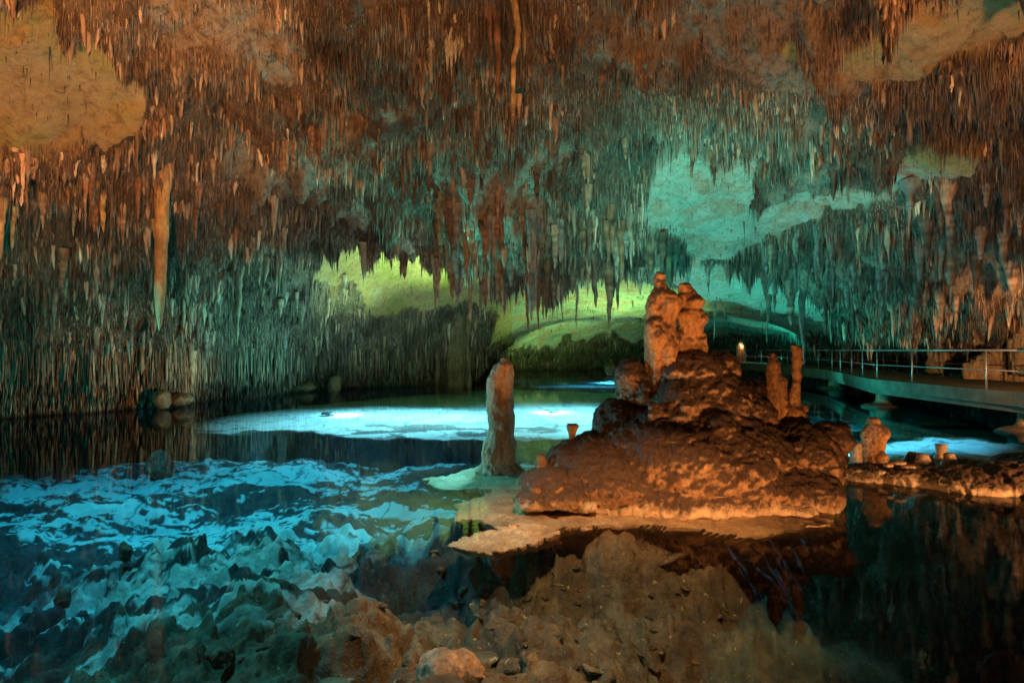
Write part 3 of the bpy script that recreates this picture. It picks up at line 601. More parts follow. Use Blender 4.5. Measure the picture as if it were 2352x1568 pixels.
def bed_z(X, Y):
    z = _B0(X / Y, np.log(Y)); bare = np.zeros_like(z)
    wx = X + .5 * fbm(X * .9, Y * .9, o=6, s=101); wy = Y + .8 * fbm(X * .9, Y * .9, o=6, s=102)
    # low broken terraces with torn sheets of pale calcite lying on them
    zone = sstep(7.4, 8.6, Y) * (1 - sstep(15.5, 17.5, Y)) * (1 - sstep(.2, .5, X / Y))
    n1 = fbm(X * .5 + 3, Y * .8, o=6, s=110); t = (n1 + .45) * 7; fr = t - np.floor(t)
    z = z * (1 - zone) + zone * (-1.45 + .07 * np.clip(np.floor(t) + sstep(.45, 1, fr), 0, 6) + .05 * fbm(X * 3, Y * 3, o=3, s=112))
    n3 = fbm(X * .55 + .8 * n1, Y * 1.9, o=7, s=115)
    zone = np.maximum(zone, sstep(.42, .5, X / Y) * sstep(10.5, 12, Y) * (1 - sstep(26, 32, Y)))
    sheet = sstep(.06, .11, .75 * n3 + .2 * n1 + .5 * fbm(X * 3.4, Y * 7, o=5, s=117) + .25 * fbm(X * 9, Y * 18, o=3, s=118)) * zone
    zr = sstep(11, 12.5, Y) * (1 - sstep(36, 42, Y)) * sstep(.33, .45, X / Y)
    n2 = fbm(X * .5, Y * .5, o=5, s=120); s2 = sstep(-.05, .05, n2) * zr
    z = z * (1 - s2) + s2 * np.maximum(-.9, z)
    p = inpoly(wx, wy, PLATEAU); z = np.where(p, -.6 + .03 * fbm(X, Y, o=4, s=130), z); bare = np.where(p, 1 - .85 * sstep(.05, .12, fbm(X * .9, Y * 1.6, o=7, s=131)) * (1 - sstep(18, 21, Y)), bare)
    p = inpoly(wx, wy + .3 * (wy - Y), PLATEAU2); z = np.where(p, -.75, z); bare = np.where(p, 1, bare)
    p = inpoly(wx * .7 + X * .3, wy * .7 + Y * .3, SHELF_R); z = np.where(p, np.maximum(z, -.13), z); bare = np.where(p, .8, bare)
    bare = np.maximum(bare, sheet * .8); 
    near = 1 - sstep(8, 10, Y)
    rel = fbm(X * 1.6, Y * 1.6, o=5, s=150)
    z = z + rel * (0.10 + .05 * near) * (1 - .9 * (bare > .9)) - near * .16 * np.abs(fbm(X * 4.2, Y * 4.2, o=5, s=141))
    for cs, ca, sd_ in ((.13, .055, 401), (.27, .10, 402), (.6, .19, 403)):
        d, h = cells(X + .1 * rel, Y, cs, sd_)
        z = z + near * ca * np.sqrt(np.clip(1 - (d / cs / .62)**2, 0, 1)) * (h > .35) * (.4 + h)
    # long terraces fanning down from the crest on the left
    fan = sstep(-.0, -.25, X / Y) * (1 - sstep(6.8, 7.8, Y)) * sstep(3.0, 4.2, Y)
    t = (X * .55 + Y * .85) * 2.2 + fbm(X * 1.2, Y * 1.2, o=4, s=160) * 1.6
    z = z + fan * .05 * (np.abs((t % 1) - .5) * 2 - .5)
    bare = np.maximum(bare, fan * .75 * sstep(-.2, -.36, X / Y) * sstep(4.2, 5.4, Y) * sstep(.06, .14, fbm(X * 1.1, (Y - .12 * X) * 5.5, o=7, s=165) + .4 * fbm(X * 5, (Y - .12 * X) * 14, o=4, s=166) + .22 * sstep(5.6, 7.2, Y)))
    shade_tint = sstep(.12, -.06, X / Y) * sstep(4.6, 6.0, Y) * (1 - sstep(17, 19, Y))  # painted shade: bed colour darkened over the left basin
    return np.minimum(z, -.015), bare, shade_tint
X, Y, Fq2 = polar_grid(760, 900, -1.3, 1.35, 1.6, 82)
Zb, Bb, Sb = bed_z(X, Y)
Zg = Zb.reshape(900, 760); st_ = np.zeros_like(Zg)
for ax in (0, 1):
    dz = np.abs(np.diff(Zg, axis=ax)) > .2
    if ax == 0: st_[:-1] += dz; st_[1:] += dz
    else: st_[:, :-1] += dz; st_[:, 1:] += dz
sm_ = st_ > 0
for _ in range(3):
    g_ = sm_.copy(); g_[1:] |= sm_[:-1]; g_[:-1] |= sm_[1:]; g_[:, 1:] |= sm_[:, :-1]; g_[:, :-1] |= sm_[:, 1:]; sm_ = g_
Bb = Bb * ~sm_.ravel()
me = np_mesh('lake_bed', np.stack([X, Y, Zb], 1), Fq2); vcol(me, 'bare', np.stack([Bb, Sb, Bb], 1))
tag(link_mesh('lake_bed', me, M_bed), 'rocky bed of the clear underground lake', 'lake bed', kind='structure')

# water: one closed body
bm = bmesh.new(); bmesh.ops.create_cube(bm, size=1)
for v in bm.verts: v.co = Vector((v.co.x * 230, 41 + v.co.y * 90, -4.0 + v.co.z * 8.0))
me = bpy.data.meshes.new('water'); bm.to_mesh(me); bm.free()
tag(link_mesh('water', me, M_water), 'still clear turquoise lake water', 'water', kind='structure')

# ---------------------------------------------------------------- sculpted rocks
def rock(name, shapes, mat, voxel=0.04, amp=0.05, ampf=0.02, vert=1.0, seed=0, parent=None, origin=None, smooth_it=2, f0=1.8):
    """shapes: ('e',centre,radii[,rotz]) ellipsoid | ('t',[(x,y,z,r)...]) tube through rings; fused, then roughened"""
    bm = bmesh.new()
    for s in shapes:
        if s[0] == 'e':
            r = bmesh.ops.create_icosphere(bm, subdivisions=3, radius=1)
            mt = Matrix.Translation(Vector(s[1])) @ Matrix.Rotation(s[3] if len(s) > 3 else 0, 4, 'Z') @ Matrix.Diagonal((*s[2], 1))
            bmesh.ops.transform(bm, matrix=mt, verts=r['verts'])
        else:
            sd = 14; prev = None; first = None
            for (x, y, z, rr) in s[1]:
                ring = [bm.verts.new((x + math.cos(a * 2 * math.pi / sd) * rr, y + math.sin(a * 2 * math.pi / sd) * rr, z)) for a in range(sd)]
                if prev:
                    for a in range(sd): bm.faces.new((prev[a], prev[(a + 1) % sd], ring[(a + 1) % sd], ring[a]))
                else: bm.faces.new(list(reversed(ring)))
                prev = ring
            bm.faces.new(prev)
    me = bpy.data.meshes.new(name); bm.to_mesh(me); bm.free()
    tmp = bpy.data.objects.new('tmp', me); COL.objects.link(tmp)
    md = tmp.modifiers.new('r', 'REMESH'); md.mode = 'VOXEL'; md.voxel_size = voxel; md.adaptivity = 0
    ms = tmp.modifiers.new('s', 'SMOOTH'); ms.iterations = smooth_it; ms.factor = .6
    dg = bpy.context.evaluated_depsgraph_get(); m2 = bpy.data.meshes.new_from_object(tmp.evaluated_get(dg))
    bpy.data.objects.remove(tmp); bpy.data.meshes.remove(me)
    n = len(m2.vertices); V = np.empty(n * 3, np.float32); m2.vertices.foreach_get('co', V); V = V.reshape(-1, 3).astype(float)
    Nn = np.empty(n * 3, np.float32); m2.vertices.foreach_get('normal', Nn); Nn = Nn.reshape(-1, 3)
    x, y, z = V.T
    # drip ribs run down the steep faces
    steep = 1 - np.abs(Nn[:, 2])
    rib = (.5 - 1.6 * np.abs(fbm(x * 5, y * 5, z * 1.2, o=4, s=seed + 1))) * sstep(-.2, .3, fbm(x * 1.1, y * 1.1, z * 1.1, o=2, s=seed + 9))
    d = amp * (1.3 * fbm(x * f0, y * f0, z * f0, o=4, s=seed) + vert * steep * rib) + ampf * (.6 - 1.6 * np.abs(fbm(x * 8, y * 8, z * 6, o=4, s=seed + 2))) + .35 * ampf * fbm(x * 34, y * 34, z * 30, o=2, s=seed + 4)
    V = V + Nn * d[:, None]
    if origin is not None: V -= np.array(origin)
    m2.vertices.foreach_set('co', V.astype(np.float32).ravel()); m2.update(); m2.name = name
    m2.polygons.foreach_set('use_smooth', [True] * len(m2.polygons)); m2.materials.clear()
    return link_mesh(name, m2, mat, parent, None if parent is not None else origin)
def E(px, py, Y, rx, rz, ry=None, ez=0):
    c = at(px, py, Y); k = Y / F
    return ('e', tuple(c), (rx * k, (ry if ry is not None else rx) * k, rz * k))
def T(Y, *pts):
    """pts: (px,py,halfwidth px[,dY])"""
    out = []
    for p in pts:
        c = at(p[0], p[1], Y + (p[3] if len(p) > 3 else 0)); out.append((c.x, c.y, c.z, p[2] * Y / F))
    return ('t', out)
# the island
ISO = at_z(1560, 1200, 0); isl = empty('rock_island', (ISO.x, 7.4, 0))
tag(isl, 'large brown flowstone island crowned by two fused rock spires, standing in the lake', 'rock island')
O = (ISO.x, 7.4, 0)
mound = [
 E(1560, 1130, 7.5, 310, 95, 180), E(1420, 1060, 7.6, 130, 75, 110), E(1690, 1055, 7.6, 150, 100, 120), E(1600, 1080, 7.1, 200, 90, 110), E(1580, 1050, 7.7, 235, 130, 190), E(1600, 950, 7.8, 130, 120, 130), E(1590, 870, 7.8, 85, 62, 90), E(1650, 850, 7.9, 42, 45, 60),
 E(1500, 1040, 7.6, 100, 110, 130), E(1470, 905, 7.9, 42, 60, 60), E(1450, 870, 7.9, 28, 35, 40), E(1425, 990, 7.8, 65, 70, 90), E(1350, 1060, 7.5, 90, 50, 110), E(1400, 1100, 7.2, 130, 60, 120),
 E(1700, 960, 7.9, 66, 90, 100), E(1758, 1052, 7.8, 80, 86, 100), E(1725, 908, 8.1, 46, 36, 60), E(1835, 1060, 7.5, 75, 90, 110), E(1850, 1130, 7.2, 65, 70, 110), E(1800, 1130, 7.0, 95, 55, 70), E(1700, 1120, 7.0, 130, 60, 80),
 E(1890, 1010, 7.4, 46, 36, 50), E(1905, 990, 7.4, 34, 26, 36), E(1915, 1002, 7.4, 30, 12, 30), E(1890, 1080, 7.3, 38, 70, 50), E(1700, 1000, 7.2, 48, 42, 50), E(1560, 940, 7.3, 50, 70, 60), E(1545, 1000, 7.25, 38, 60, 50), E(1590, 960, 7.3, 30, 70, 40), E(1640, 1000, 7.1, 55, 60, 60),
 E(1260, 1112, 7.0, 60, 34, 80), E(1225, 1146, 6.8, 38, 22, 50), E(1290, 1140, 6.8, 60, 28, 60), E(1260, 1105, 6.75, 16, 14, 16), E(1240, 1120, 6.7, 20, 16, 20), E(1300, 1150, 6.6, 24, 16, 24), E(1350, 1165, 6.6, 22, 14, 22),
 E(1500, 1150, 7.1, 290, 26, 90), E(1780, 1160, 6.95, 120, 28, 70), E(1620, 1060, 6.9, 70, 60, 70), E(1450, 1110, 6.9, 60, 35, 60),
]
for x in range(1498, 1596, 9):
    yb = 1012 + random.uniform(-14, 14) - abs(x - 1550) * .25
    mound.append(T(7.14, (x, 925, 4), (x + 1, 950, 7), (x, yb - 20, 7), (x, yb, 3)))
for x in range(1570, 1640, 8):
    mound.append(T(7.2, (x, 905, 4), (x, 925, 7), (x, 975, 6), (x, 992 + random.uniform(-8, 8), 3)))
for x in range(1780, 1900, 10):
    mound.append(T(6.72, (x, 1120, 4), (x, 1135, 7), (x, 1160 + random.uniform(-10, 10), 4)))
for _ in range(46):
    x = random.uniform(1230, 1890); y = random.uniform(1010 + max(0, 1420 - x) * .62, 1160); r_ = random.uniform(6, 15)
    mound.append(E(x, y, 6.75 + abs(x - 1560) * .0006 + (1150 - y) * .0035, r_, r_ * .8))
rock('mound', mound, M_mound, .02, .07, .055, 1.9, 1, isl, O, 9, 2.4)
sp1 = [T(7.75, (1500, 960, 18.5), (1512, 900, 28.6), (1520, 850, 33.6), (1518, 790, 35.3), (1520, 740, 30.2), (1524, 710, 31.9), (1522, 680, 28.6), (1520, 664, 18.5), (1516, 645, 10.9), (1515, 630, 6.7)),
       E(1534, 700, 7.7, 22, 36, 24), E(1508, 770, 7.65, 24, 45, 28), E(1532, 820, 7.65, 22, 60, 26), E(1506, 850, 7.7, 16, 70, 22), E(1512, 915, 7.6, 14, 60, 18)]
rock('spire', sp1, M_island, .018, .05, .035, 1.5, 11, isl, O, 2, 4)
sp2 = [T(7.85, (1590, 880, 30.2), (1588, 820, 21.8), (1588, 775, 21.8), (1586, 745, 27.7), (1584, 726, 31.9), (1582, 716, 28.6), (1581, 712, 21.8), (1582, 700, 23.5), (1580, 682, 23.5), (1576, 672, 16.8), (1574, 660, 14.3), (1572, 652, 10.1)),
       E(1600, 735, 7.8, 22, 14, 26), E(1605, 800, 7.85, 18, 40, 24), E(1560, 800, 7.9, 26, 50, 30), E(1590, 696, 7.8, 22, 15, 26)]
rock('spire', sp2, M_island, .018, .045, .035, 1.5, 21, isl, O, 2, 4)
# flat calcite shelf at the waterline
def slab(name, outline, z0, z1, mat, seed, parent=None, origin=(0, 0, 0), res=0.05, rough=.5):
    """plate with a ragged outline: outline in metres (x,y)"""
    pts = np.array(outline); x0, y0 = pts.min(0) - .3; x1, y1 = pts.max(0) + .3
    xs = np.arange(x0, x1, res); ys = np.arange(y0, y1, res); Xg, Yg = np.meshgrid(xs, ys)
    wx = Xg + rough * .35 * fbm(Xg * 2.2, Yg * 2.2, o=4, s=seed); wy = Yg + rough * .35 * fbm(Xg * 2.2, Yg * 2.2, o=4, s=seed + 5)
    ins = inpoly(wx, wy, [tuple(p) for p in pts])
    zt = z1 + .03 * fbm(Xg * 4, Yg * 4, o=4, s=seed + 7) + .02 * fbm(Xg * 14, Yg * 14, o=2, s=seed + 8)
    zt = zt - (.13 * sstep(-.1, -1.3, Xg) if name == 'shelf' else 0) + .03 * fbm(Xg * 1.8, Yg * 1.8, o=4, s=seed + 3)
    ny, nx = Xg.shape; idt = np.arange(nx * ny).reshape(ny, nx)
    quad = ins[:-1, :-1] & ins[1:, :-1] & ins[:-1, 1:] & ins[1:, 1:]
    f = np.stack([idt[:-1, :-1], idt[:-1, 1:], idt[1:, 1:], idt[1:, :-1]], -1)[quad]
    cnt_ = np.zeros((ny + 1, nx + 1), int)
    V = np.stack([Xg, Yg, zt], -1).reshape(-1, 3) - np.array(origin)
    Vb = np.stack([Xg * .97 + .03 * pts[:, 0].mean(), Yg * .9 + .1 * pts[:, 1].max(), np.full_like(Xg, z0)], -1).reshape(-1, 3) - np.array(origin)
    nV = len(V); sides = []
    qp = np.pad(quad, 1)
    for (dy, dx, a, b) in ((-1, 0, (0, 0), (0, 1)), (1, 0, (1, 1), (1, 0)), (0, -1, (1, 0), (0, 0)), (0, 1, (0, 1), (1, 1))):
        nb = qp[1 + dy:qp.shape[0] - 1 + dy, 1 + dx:qp.shape[1] - 1 + dx]; m = quad & ~nb; I, J = np.where(m)
        A = idt[I + a[0], J + a[1]]; B_ = idt[I + b[0], J + b[1]]
        sides.append(np.stack([B_, A, A + nV, B_ + nV], -1))
    fs = np.concatenate([f, f[:, ::-1] + nV] + sides)
    used, inv = np.unique(fs, return_inverse=True); VV = np.vstack([V, Vb])[used]
    me = np_mesh(name, VV, inv.reshape(fs.shape)); return link_mesh(name, me, mat, parent)
SH = PW([(955,1082),(1040,1068),(1110,1062),(1240,1066),(1400,1060),(1850,1100),(1900,1150),(1922,1188),(1880,1212),(1740,1238),(1650,1218),(1520,1206),(1380,1204),(1290,1212),(1200,1252),(1130,1262),(1035,1250),(1020,1235),(1130,1215),(1090,1190),(1040,1180),(1035,1150),(1110,1120),(1010,1105)], 0)
slab('shelf', SH, -.24, -.012, M_shelf, 7, isl, O, .03, .75)
# free-standing stalagmites
def stag(Y, pts, mat, label, extra=(), seed=0, voxel=.02, amp=.03, ampf=.018, group=None, vert=1.0, name='stalagmite', cat='stalagmite'):
    pts = [(pts[0][0], pts[0][1], pts[0][2] * 1.45)] + list(pts[1:]); b = pts[0]; o = at(b[0], b[1], Y)
    ob = rock(name, [T(Y, *pts)] + list(extra), mat, voxel, amp * 1.3, ampf * 1.4, vert, seed, None, tuple(o), 2, 5.0); return tag(ob, label, cat, group)
stag(9.1, [(1148, 1085, 40), (1148, 1062, 37), (1146, 1030, 36), (1150, 1000, 30), (1153, 985, 27), (1150, 950, 28), (1148, 900, 29), (1150, 870, 28), (1154, 850, 24), (1158, 836, 19), (1159, 828, 9), (1159, 821, 8)], M_pillar,
     'tall blunt pinkish brown stalagmite pillar rising alone from the water left of the island', extra=[E(1165, 905, 9.0, 12, 14, 12), E(1132, 1010, 9.1, 14, 30, 12), E(1168, 1040, 9.0, 14, 20, 14), E(1130, 880, 9.1, 9, 12, 9)], seed=31, voxel=.018, amp=.028)
stag(7.75, [(1790, 1030, 22), (1795, 960, 18), (1790, 930, 20), (1784, 900, 17), (1780, 860, 17), (1778, 830, 14), (1776, 812, 9), (1776, 806, 4)], M_island,
     'stubby double-headed stalagmite on the island, left one of the slender pair', extra=[E(1793, 875, 7.7, 14, 16, 14), T(7.7, (1797, 960, 13), (1795, 900, 13), (1793, 870, 12))], seed=41)
stag(7.6, [(1838, 1040, 24), (1835, 995, 20), (1831, 960, 18), (1824, 930, 14), (1826, 900, 11), (1830, 870, 9), (1828, 840, 9), (1834, 815, 10), (1832, 800, 10), (1823, 791, 7)], M_island,
     'slender crooked stalagmite on the island, right one of the pair', extra=[E(1847, 935, 7.6, 10, 12, 10), E(1846, 965, 7.55, 12, 14, 12), E(1822, 985, 7.6, 12, 16, 12)], seed=43)
stag(7.5, [(1316, 1040, 18), (1315, 1020, 10), (1314, 1000, 8), (1315, 986, 12), (1315, 976, 14), (1314, 972, 9)], M_island, 'small mushroom-shaped stalagmite on the left slope of the island', seed=45, voxel=.014, amp=.015, ampf=.01)
stag(7.3, [(1245, 1095, 14), (1245, 1065, 13), (1244, 1048, 10), (1243, 1042, 5)], M_island, 'stub of rock at the left foot of the island', seed=47, voxel=.014, amp=.015, ampf=.01)
# right bank
BK = at_z(2150, 1100, 0); bank = [E(2000, 1098, 8.6, 90, 26, 70), E(2100, 1098, 8.4, 100, 26, 90), E(2230, 1110, 8.0, 120, 34, 100), E(2350, 1110, 7.8, 100, 42, 110), E(2460, 1105, 7.8, 120, 55, 140), E(1950, 1090, 8.7, 60, 20, 60), E(2380, 1070, 8.6, 90, 30, 60)]
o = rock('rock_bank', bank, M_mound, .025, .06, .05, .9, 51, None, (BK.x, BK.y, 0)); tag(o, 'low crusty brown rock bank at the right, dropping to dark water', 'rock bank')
stag(8.9, [(2010, 1085, 24), (2012, 1060, 22), (2008, 1040, 20), (2010, 1020, 22), (2012, 1000, 24), (2012, 982, 22), (2008, 972, 12), (2007, 960, 9)], M_island,
     'squat two-armed stalagmite shaped like a bust, tallest on the right bank', extra=[E(1990, 1000, 8.9, 13, 18, 13), T(8.9, (1996, 1045, 12), (1992, 1010, 11)), E(2022, 1052, 8.8, 14, 18, 14)], seed=53, voxel=.018, ampf=.015)
stag(9.0, [(1972, 1085, 18), (1970, 1060, 14), (1967, 1040, 14), (1966, 1025, 15), (1966, 1016, 12)], M_pale, 'short pale stalagmite just left of the bust-shaped one', seed=55, voxel=.016, amp=.015, ampf=.01)
stag(9.2, [(1934, 1060, 12), (1932, 1030, 9), (1932, 1015, 8)], M_dark, 'dark stub half hidden behind the island knob', seed=57, voxel=.014, amp=.01, ampf=.01)
stag(8.9, [(2162, 1055, 12), (2162, 1040, 10), (2162, 1028, 11), (2162, 1020, 11)], M_pale, 'pale flat-topped stump standing on the right bank', seed=59, voxel=.014, amp=.01, ampf=.01)
stag(8.8, [(2125, 1072, 20), (2122, 1055, 13), (2120, 1042, 9)], M_pale, 'pale stepped stump left of the flat-topped stump', seed=61, voxel=.014, amp=.015, ampf=.01)
stag(8.8, [(2183, 1068, 14), (2183, 1052, 11), (2181, 1040, 8)], M_pale, 'pale stepped stump right of the flat-topped stump', seed=63, voxel=.014, amp=.015, ampf=.01)
stag(9.0, [(2098, 1060, 16), (2098, 1045, 14), (2096, 1037, 8)], M_dark, 'dark rounded stump behind the pale stumps', seed=65, voxel=.016, amp=.015, ampf=.01)
for i, (px, py, w_) in enumerate(((2060, 1062, 20), (2085, 1072, 16), (2040, 1068, 12), (2215, 1070, 14), (2240, 1082, 22), (2290, 1090, 20), (2075, 1085, 12), (2330, 1080, 18), (2160, 1080, 14), (2020, 1085, 12))):
    c = at(px, py, 8.3); o = rock('loose_stone', [E(px, py, 8.3, w_, 5.5, w_ * .8)], M_pale, .02, .02, .01, .2, 70 + i, None, tuple(c)); tag(o, 'flat pale loose stone lying on the right bank', 'stone', 'flat loose stones on the right bank')
# boulders on the left shore
for i, (px, py, Yd, w_, h_, lab) in enumerate(((372, 918, 18.2, 17, 22, 'rounded brown boulder against the left wall, nearest of the shore boulders'), (418, 918, 19, 26, 12, 'wide low brown boulder at the left shore'), (690, 890, 26, 34, 14, 'broad tan boulder in the middle of the left shore'), (768, 884, 26.6, 13, 20, 'upright tan boulder with dark cap on the left shore'),
        (1402, 846, 44, 14, 15, 'small pointed olive boulder in the far water'), (950, 868, 31, 12, 14, 'tan rock at the foot of the big ribbed column'))):
    c = at(px, py, Yd); o = rock('boulder', [E(px, py, Yd, w_, h_, w_), E(px + w_ * .3, py - h_ * .3, Yd, w_ * .6, h_ * .7)], M_boulder, .05, .1, .05, .8, 90 + i, None, tuple(c)); tag(o, lab, 'boulder')
# ribbed column at the end of the left wall
sh = []
for px, w_ in ((984, 6), (993, 7), (1003, 5), (1012, 8), (1022, 6), (1031, 7), (1041, 6), (1050, 8), (1059, 5), (1067, 7), (1076, 5)):
    jy = random.uniform(-.4, .4)
    sh.append(T(31.6 + jy, (px, 890, w_), (px, 850, w_ * 1.0), (px + random.uniform(-3, 3), 790, w_ * .8), (px, 745, w_ * .9), (px, 720, w_ * 1.2)))
c = at(1035, 890, 31.6); o = rock('flowstone_column', sh, M_boulder, .05, .08, .06, 1.5, 111, None, tuple(c)); tag(o, 'big ribbed flowstone column at the right end of the left wall', 'flowstone column')
# flowstone domes behind the walkway
def flow(px, py, Y, w_, h_, lab, seed, n=9):
    shp = [E(px, py + h_ * .3, Y, w_ * .9, h_ * .9, w_ * .5)]
    for i in range(n):
        x = px - w_ + 2 * w_ * (i + .5) / n; d = 1 - ((x - px) / w_)**2
        shp.append(T(Y - .55 * d, (x, py + h_ * 1.3, w_ / n * 1.2), (x, py + h_ * .3, w_ / n * 1.1), (x, py - h_ * (.7 * d - .2), w_ / n * .9), (x, py - h_ * (.9 * d - .2), w_ / n * .4)))
    c = at(px, py + h_ * 1.3, Y); o = rock('flowstone', shp, M_flow, .045, .09, .07, 2.4, seed, None, tuple(c), 2, 2.5); return tag(o, lab, 'flowstone')
flow(2270, 735, 20.5, 62, 40, 'tan flowstone dome with ribbed drapery behind the walkway at the right', 121)
flow(2130, 740, 23.5, 26, 36, 'narrow green-lit flowstone boss left of the tan dome', 123, 5)
flow(2168, 790, 23.0, 34, 50, 'dark rounded flowstone boss behind the walkway rail', 125, 5)
flow(2295, 830, 20.0, 80, 40, 'lower step of ribbed flowstone beside the walkway deck', 127, 12)
flow(2370, 770, 18.9, 45, 70, 'flowstone column at the right edge behind the rail', 129, 7)
# foreground rocks
for i, (px, py, z, w_, h_, mt, lab) in enumerate(((1040, 1545, -.1, 75, 46, M_pale, 'mottled pale boulder breaking the water at the bottom edge'), (500, 1505, -.3, 26, 20, M_dark, 'round dark sunken stone, left one at the bottom edge'), (828, 1510, -.3, 24, 26, M_dark, 'dark cone-shaped sunken stone at the bottom edge'), (872, 1500, -.35, 17, 22, M_dark, 'dark sunken stub right of the cone-shaped stone'),
        (690, 1400, -.45, 16, 13, M_dark, 'small dark sunken stone below the crest'), (145, 1385, -1.2, 16, 36, M_dark, 'dark sunken stump in the left deep'),
        (365, 1070, -1.0, 22, 34, M_dark, 'dark sunken stalagmite stump rising in the left part of the lake'), (285, 1265, -.6, 12, 24, M_dark, 'small dark sunken stump beside the crest'), (2330, 1555, -.3, 70, 30, M_dark, 'brown rock in the lower right corner'),
        (1345, 1216, -.05, 14, 8, M_shelf, 'pale pebble at the edge of the orange shelf'), (1178, 1212, .0, 12, 10, M_shelf, 'round pale pebble lying on the orange shelf'), (1385, 1290, -.55, 28, 16, M_dark, 'sunken stone under the shelf'))):
    c = at_z(px, py, z); Yd = c.y; k = Yd / F
    o = rock('boulder', [('e', tuple(c), (w_ * k, w_ * k * .8, h_ * k)), ('e', (c.x + w_ * k * .4, c.y + .05, c.z - h_ * k * .3), (w_ * k * .7, w_ * k * .7, h_ * k * .7))], mt, max(.008, w_ * k / 14), w_ * k * .42, w_ * k * .12, .3, 140 + i, None, tuple(c), 1, .9 / (w_ * k)); tag(o, lab, 'boulder')
# drifted rubble on the sunken slope: single stones, only the larger ones
def shard(name, seed, mat, n=13):
    rg = random.Random(seed); bm = bmesh.new()
    for _ in range(n):
        v = Vector((rg.gauss(0, 1), rg.gauss(0, 1), rg.gauss(0, 1))).normalized(); bm.verts.new((v.x * .13, v.y * .1, v.z * .06))
    r = bmesh.ops.convex_hull(bm, input=bm.verts); bmesh.ops.delete(bm, geom=[g for g in r['geom_interior'] if isinstance(g, bmesh.types.BMVert)], context='VERTS')
    bmesh.ops.bevel(bm, geom=bm.edges[:], offset=.008, segments=1, affect='EDGES')
    me = bpy.data.meshes.new(name); bm.to_mesh(me); bm.free(); me.materials.append(mat); return me
shards = [shard('rubble_stone', k, M_bed) for k in range(7)]
spots = []
for i in range(170):
    px = random.uniform(930, 1700); py = random.uniform(1260, 1560)
    if random.random() < .15: px = random.uniform(480, 900); py = random.uniform(1380, 1560)
    z = -.6
    for _ in range(4):
        c = at_z(px, py, z); z = float(bed_z(np.array([c.x]), np.array([c.y]))[0][0])
    spots.append((c.x, c.y, z))
for i, (x, y, z) in enumerate(spots):
    o = link_mesh('rubble_stone', shards[i % 7])
    s = random.uniform(.3, .9) * (2.0 if random.random() < .12 else .8); o.location = (x, y, z - .02 * s); o.scale = (s, s, s * random.uniform(.6, 1.1)); o.rotation_euler = (random.uniform(-.4, .4), random.uniform(-.4, .4), random.uniform(0, 6.3))
    tag(o, 'small brown stone lying on the sunken slope before the island', 'stone', 'stones on the sunken slope')

# ---------------------------------------------------------------- walkway
def tube(bm, a, b, r, sd=8):
    a = Vector(a); b = Vector(b); d = (b - a); L_ = d.length
    q_ = d.to_track_quat('Z', 'Y').to_matrix().to_4x4()
    g = bmesh.ops.create_cone(bm, cap_ends=True, segments=sd, radius1=r, radius2=r, depth=L_)
    bmesh.ops.transform(bm, matrix=Matrix.Translation((a + b) / 2) @ q_, verts=g['verts'])
def bm_obj(name, bm, mat, parent=None, smooth=False):
    me = bpy.data.meshes.new(name); bm.to_mesh(me); bm.free()
    if smooth: me.polygons.foreach_set('use_smooth', [True] * len(me.polygons))
    return link_mesh(name, me, mat, parent)
DZ = .9
near = [(11.0, 8.0), (11.9, 13.5), (12.35, 19.5), (15.8, 28.5), (17.0, 36.0), (17.9, 46.0), (19.0, 56)]
far = [(14.8, 7.5), (15.8, 13.5), (16.3, 20.5), (18.8, 29.5), (19.6, 36.5), (20.3, 46.5), (21.2, 56)]
wk = empty('footbridge', (12.35, 19.5, 0)); tag(wk, 'concrete footbridge with steel railings winding along the right side of the lake', 'footbridge')
WO = Vector((12.35, 19.5, 0))
def prism(bm, A, B, z0, z1):
    vs = [bm.verts.new(Vector((p[0], p[1], z)) - WO) for z in (z0, z1) for p in (A[0], A[1], B[1], B[0])]
    bm.faces.new(vs[3::-1]); bm.faces.new(vs[4:8])
    for i in range(4): bm.faces.new((vs[i], vs[(i + 1) % 4], vs[4 + (i + 1) % 4], vs[4 + i]))
bm = bmesh.new()
for i in range(len(near) - 1): prism(bm, (near[i], far[i]), (near[i + 1], far[i + 1]), DZ - .2, DZ)
bmesh.ops.remove_doubles(bm, verts=bm.verts, dist=.001); bm_obj('deck', bm, M_deck, wk)
def off(P, Q, d):
    v = Vector((Q[0] - P[0], Q[1] - P[1])).normalized(); n = Vector((-v.y, v.x)) * d; return (P[0] + n.x, P[1] + n.y), (Q[0] + n.x, Q[1] + n.y)
for i in range(len(near) - 1):
    A, B = near[i], near[i + 1]; bm = bmesh.new()
    a0, b0 = off(A, B, .06); a1, b1 = off(A, B, -.14); prism(bm, (a0, a1), (b0, b1), DZ - .32, DZ + .012)
    a0, b0 = off(A, B, -.02); a1, b1 = off(A, B, -.3); prism(bm, (a0, a1), (b0, b1), DZ - .47, DZ - .322)
    bm_obj('side_beam', bm, M_conc, wk)
for i in range(1, len(near) - 1):
    P = near[i]; Q = far[i]; c = (P[0] * .92 + Q[0] * .08, P[1])
    rock('pier', [('t', [(c[0] - WO.x + .12, c[1] - WO.y, -2.5, .5), (c[0] - WO.x + .12, c[1] - WO.y, -.1, .45), (c[0] - WO.x + .12, c[1] - WO.y, .15, .3), (c[0] - WO.x + .1, c[1] - WO.y, .44, .25)]), ('e', (c[0] - WO.x, c[1] - WO.y, -.05), (.65, .6, .14))], M_boulder, .05, .03, .02, .3, 200 + i, wk)
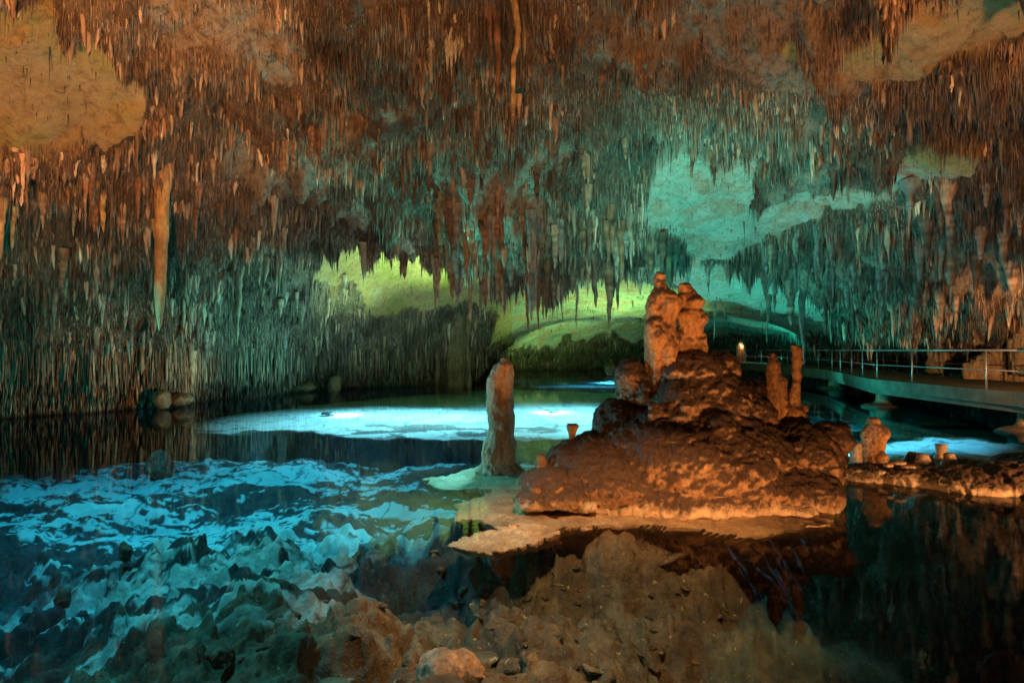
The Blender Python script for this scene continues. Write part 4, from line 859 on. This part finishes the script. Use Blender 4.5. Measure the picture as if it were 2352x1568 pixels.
def rail(poly, posts, inset, nm, label):
    r = bpy.data.objects.new(nm, None); COL.objects.link(r); r.parent = wk
    r['label'] = label
    pl = [Vector((p[0] + inset, p[1], DZ)) - WO for p in poly]
    for z_, rr, n_ in ((1.0, .026, 'top_rail'), (.5, .016, 'middle_rail')):
        bm = bmesh.new()
        for a, b in zip(pl[:-1], pl[1:]): tube(bm, a + Vector((0, 0, z_)), b + Vector((0, 0, z_)), rr)
        bm_obj(n_, bm, M_steel, r, True)
    for yy in posts:
        for a, b in zip(poly[:-1], poly[1:]):
            if a[1] <= yy <= b[1]:
                t = (yy - a[1]) / (b[1] - a[1]); x = a[0] + t * (b[0] - a[0]) + inset; bm = bmesh.new()
                tube(bm, Vector((x, yy, DZ)) - WO, Vector((x, yy, DZ + 1.0)) - WO, .024)
                g = bmesh.ops.create_cone(bm, cap_ends=True, segments=10, radius1=.06, radius2=.06, depth=.012); bmesh.ops.translate(bm, verts=g['verts'], vec=Vector((x, yy, DZ + .008)) - WO)
                bm_obj('post', bm, M_steel, r, True); break
rail(near, [9.5, 12.1, 14.5, 17.5, 19.4, 21.4, 23.3, 25.7, 27.8, 30, 32.5, 35, 38, 41, 44, 48, 52], .1, 'railing', 'railing on the lake side')
rail(far, [10, 13, 15.7, 18.2, 20.2, 21.9, 24.2, 26.3, 28, 31, 33.5, 36.5, 39, 42, 46, 50], -.12, 'railing', 'railing on the rock side')

# tunnel mouth with warm light at the far end
TM = at(1702, 828, 50); tn = empty('tunnel_mouth', (TM.x, 50, .9)); tag(tn, 'small tunnel opening glowing warm orange at the far end of the walkway', 'tunnel opening')
bm = bmesh.new(); n_ = 14
def arch(w_, h_, y, z0=0): 
    pts = [(-w_, z0), (-w_, h_ * .6)] + [(-w_ * math.cos(t), h_ * .6 + h_ * .4 * math.sin(t)) for t in np.linspace(.2, math.pi - .2, 9)] + [(w_, h_ * .6), (w_, z0)]
    return [bm.verts.new((x, y, z)) for x, z in pts]
rings = [arch(.42, 1.85, 0), arch(.3, 1.65, .02), arch(.27, 1.5, 1.0), arch(.1, 1.0, 1.5)]
for a, b in zip(rings[:-1], rings[1:]):
    for i in range(len(a) - 1): bm.faces.new((a[i], a[i + 1], b[i + 1], b[i]))
bm.faces.new(rings[-1]); bm_obj('tunnel_wall', bm, M_dark, tn)
lamp('tunnel_lamp', (TM.x + .15, 50.5, 2.2), 60, ORANGE, .05)
# lamps lying in the lake
for (x, y, z, lab) in ((-7.0, 21.8, -.5, 'small round sunken dark disc lamp lying in the left bright patch of the lake'), (1.6, 23.0, -.5, 'small round sunken disc lamp in the bright water right of the pillar'), (7.9, 46, -.6, 'sunken lamp in the far bright water')):
    r = empty('sunken_lamp', (x, y, z)); tag(r, lab, 'lamp')
    bm = bmesh.new(); g = bmesh.ops.create_cone(bm, cap_ends=True, segments=20, radius1=.3, radius2=.26, depth=.05); bm_obj('housing', bm, M_black, r)
    bm = bmesh.new(); tube(bm, (0, 0, -.02), (0, 0, -.35), .03); bm_obj('stem', bm, M_black, r)
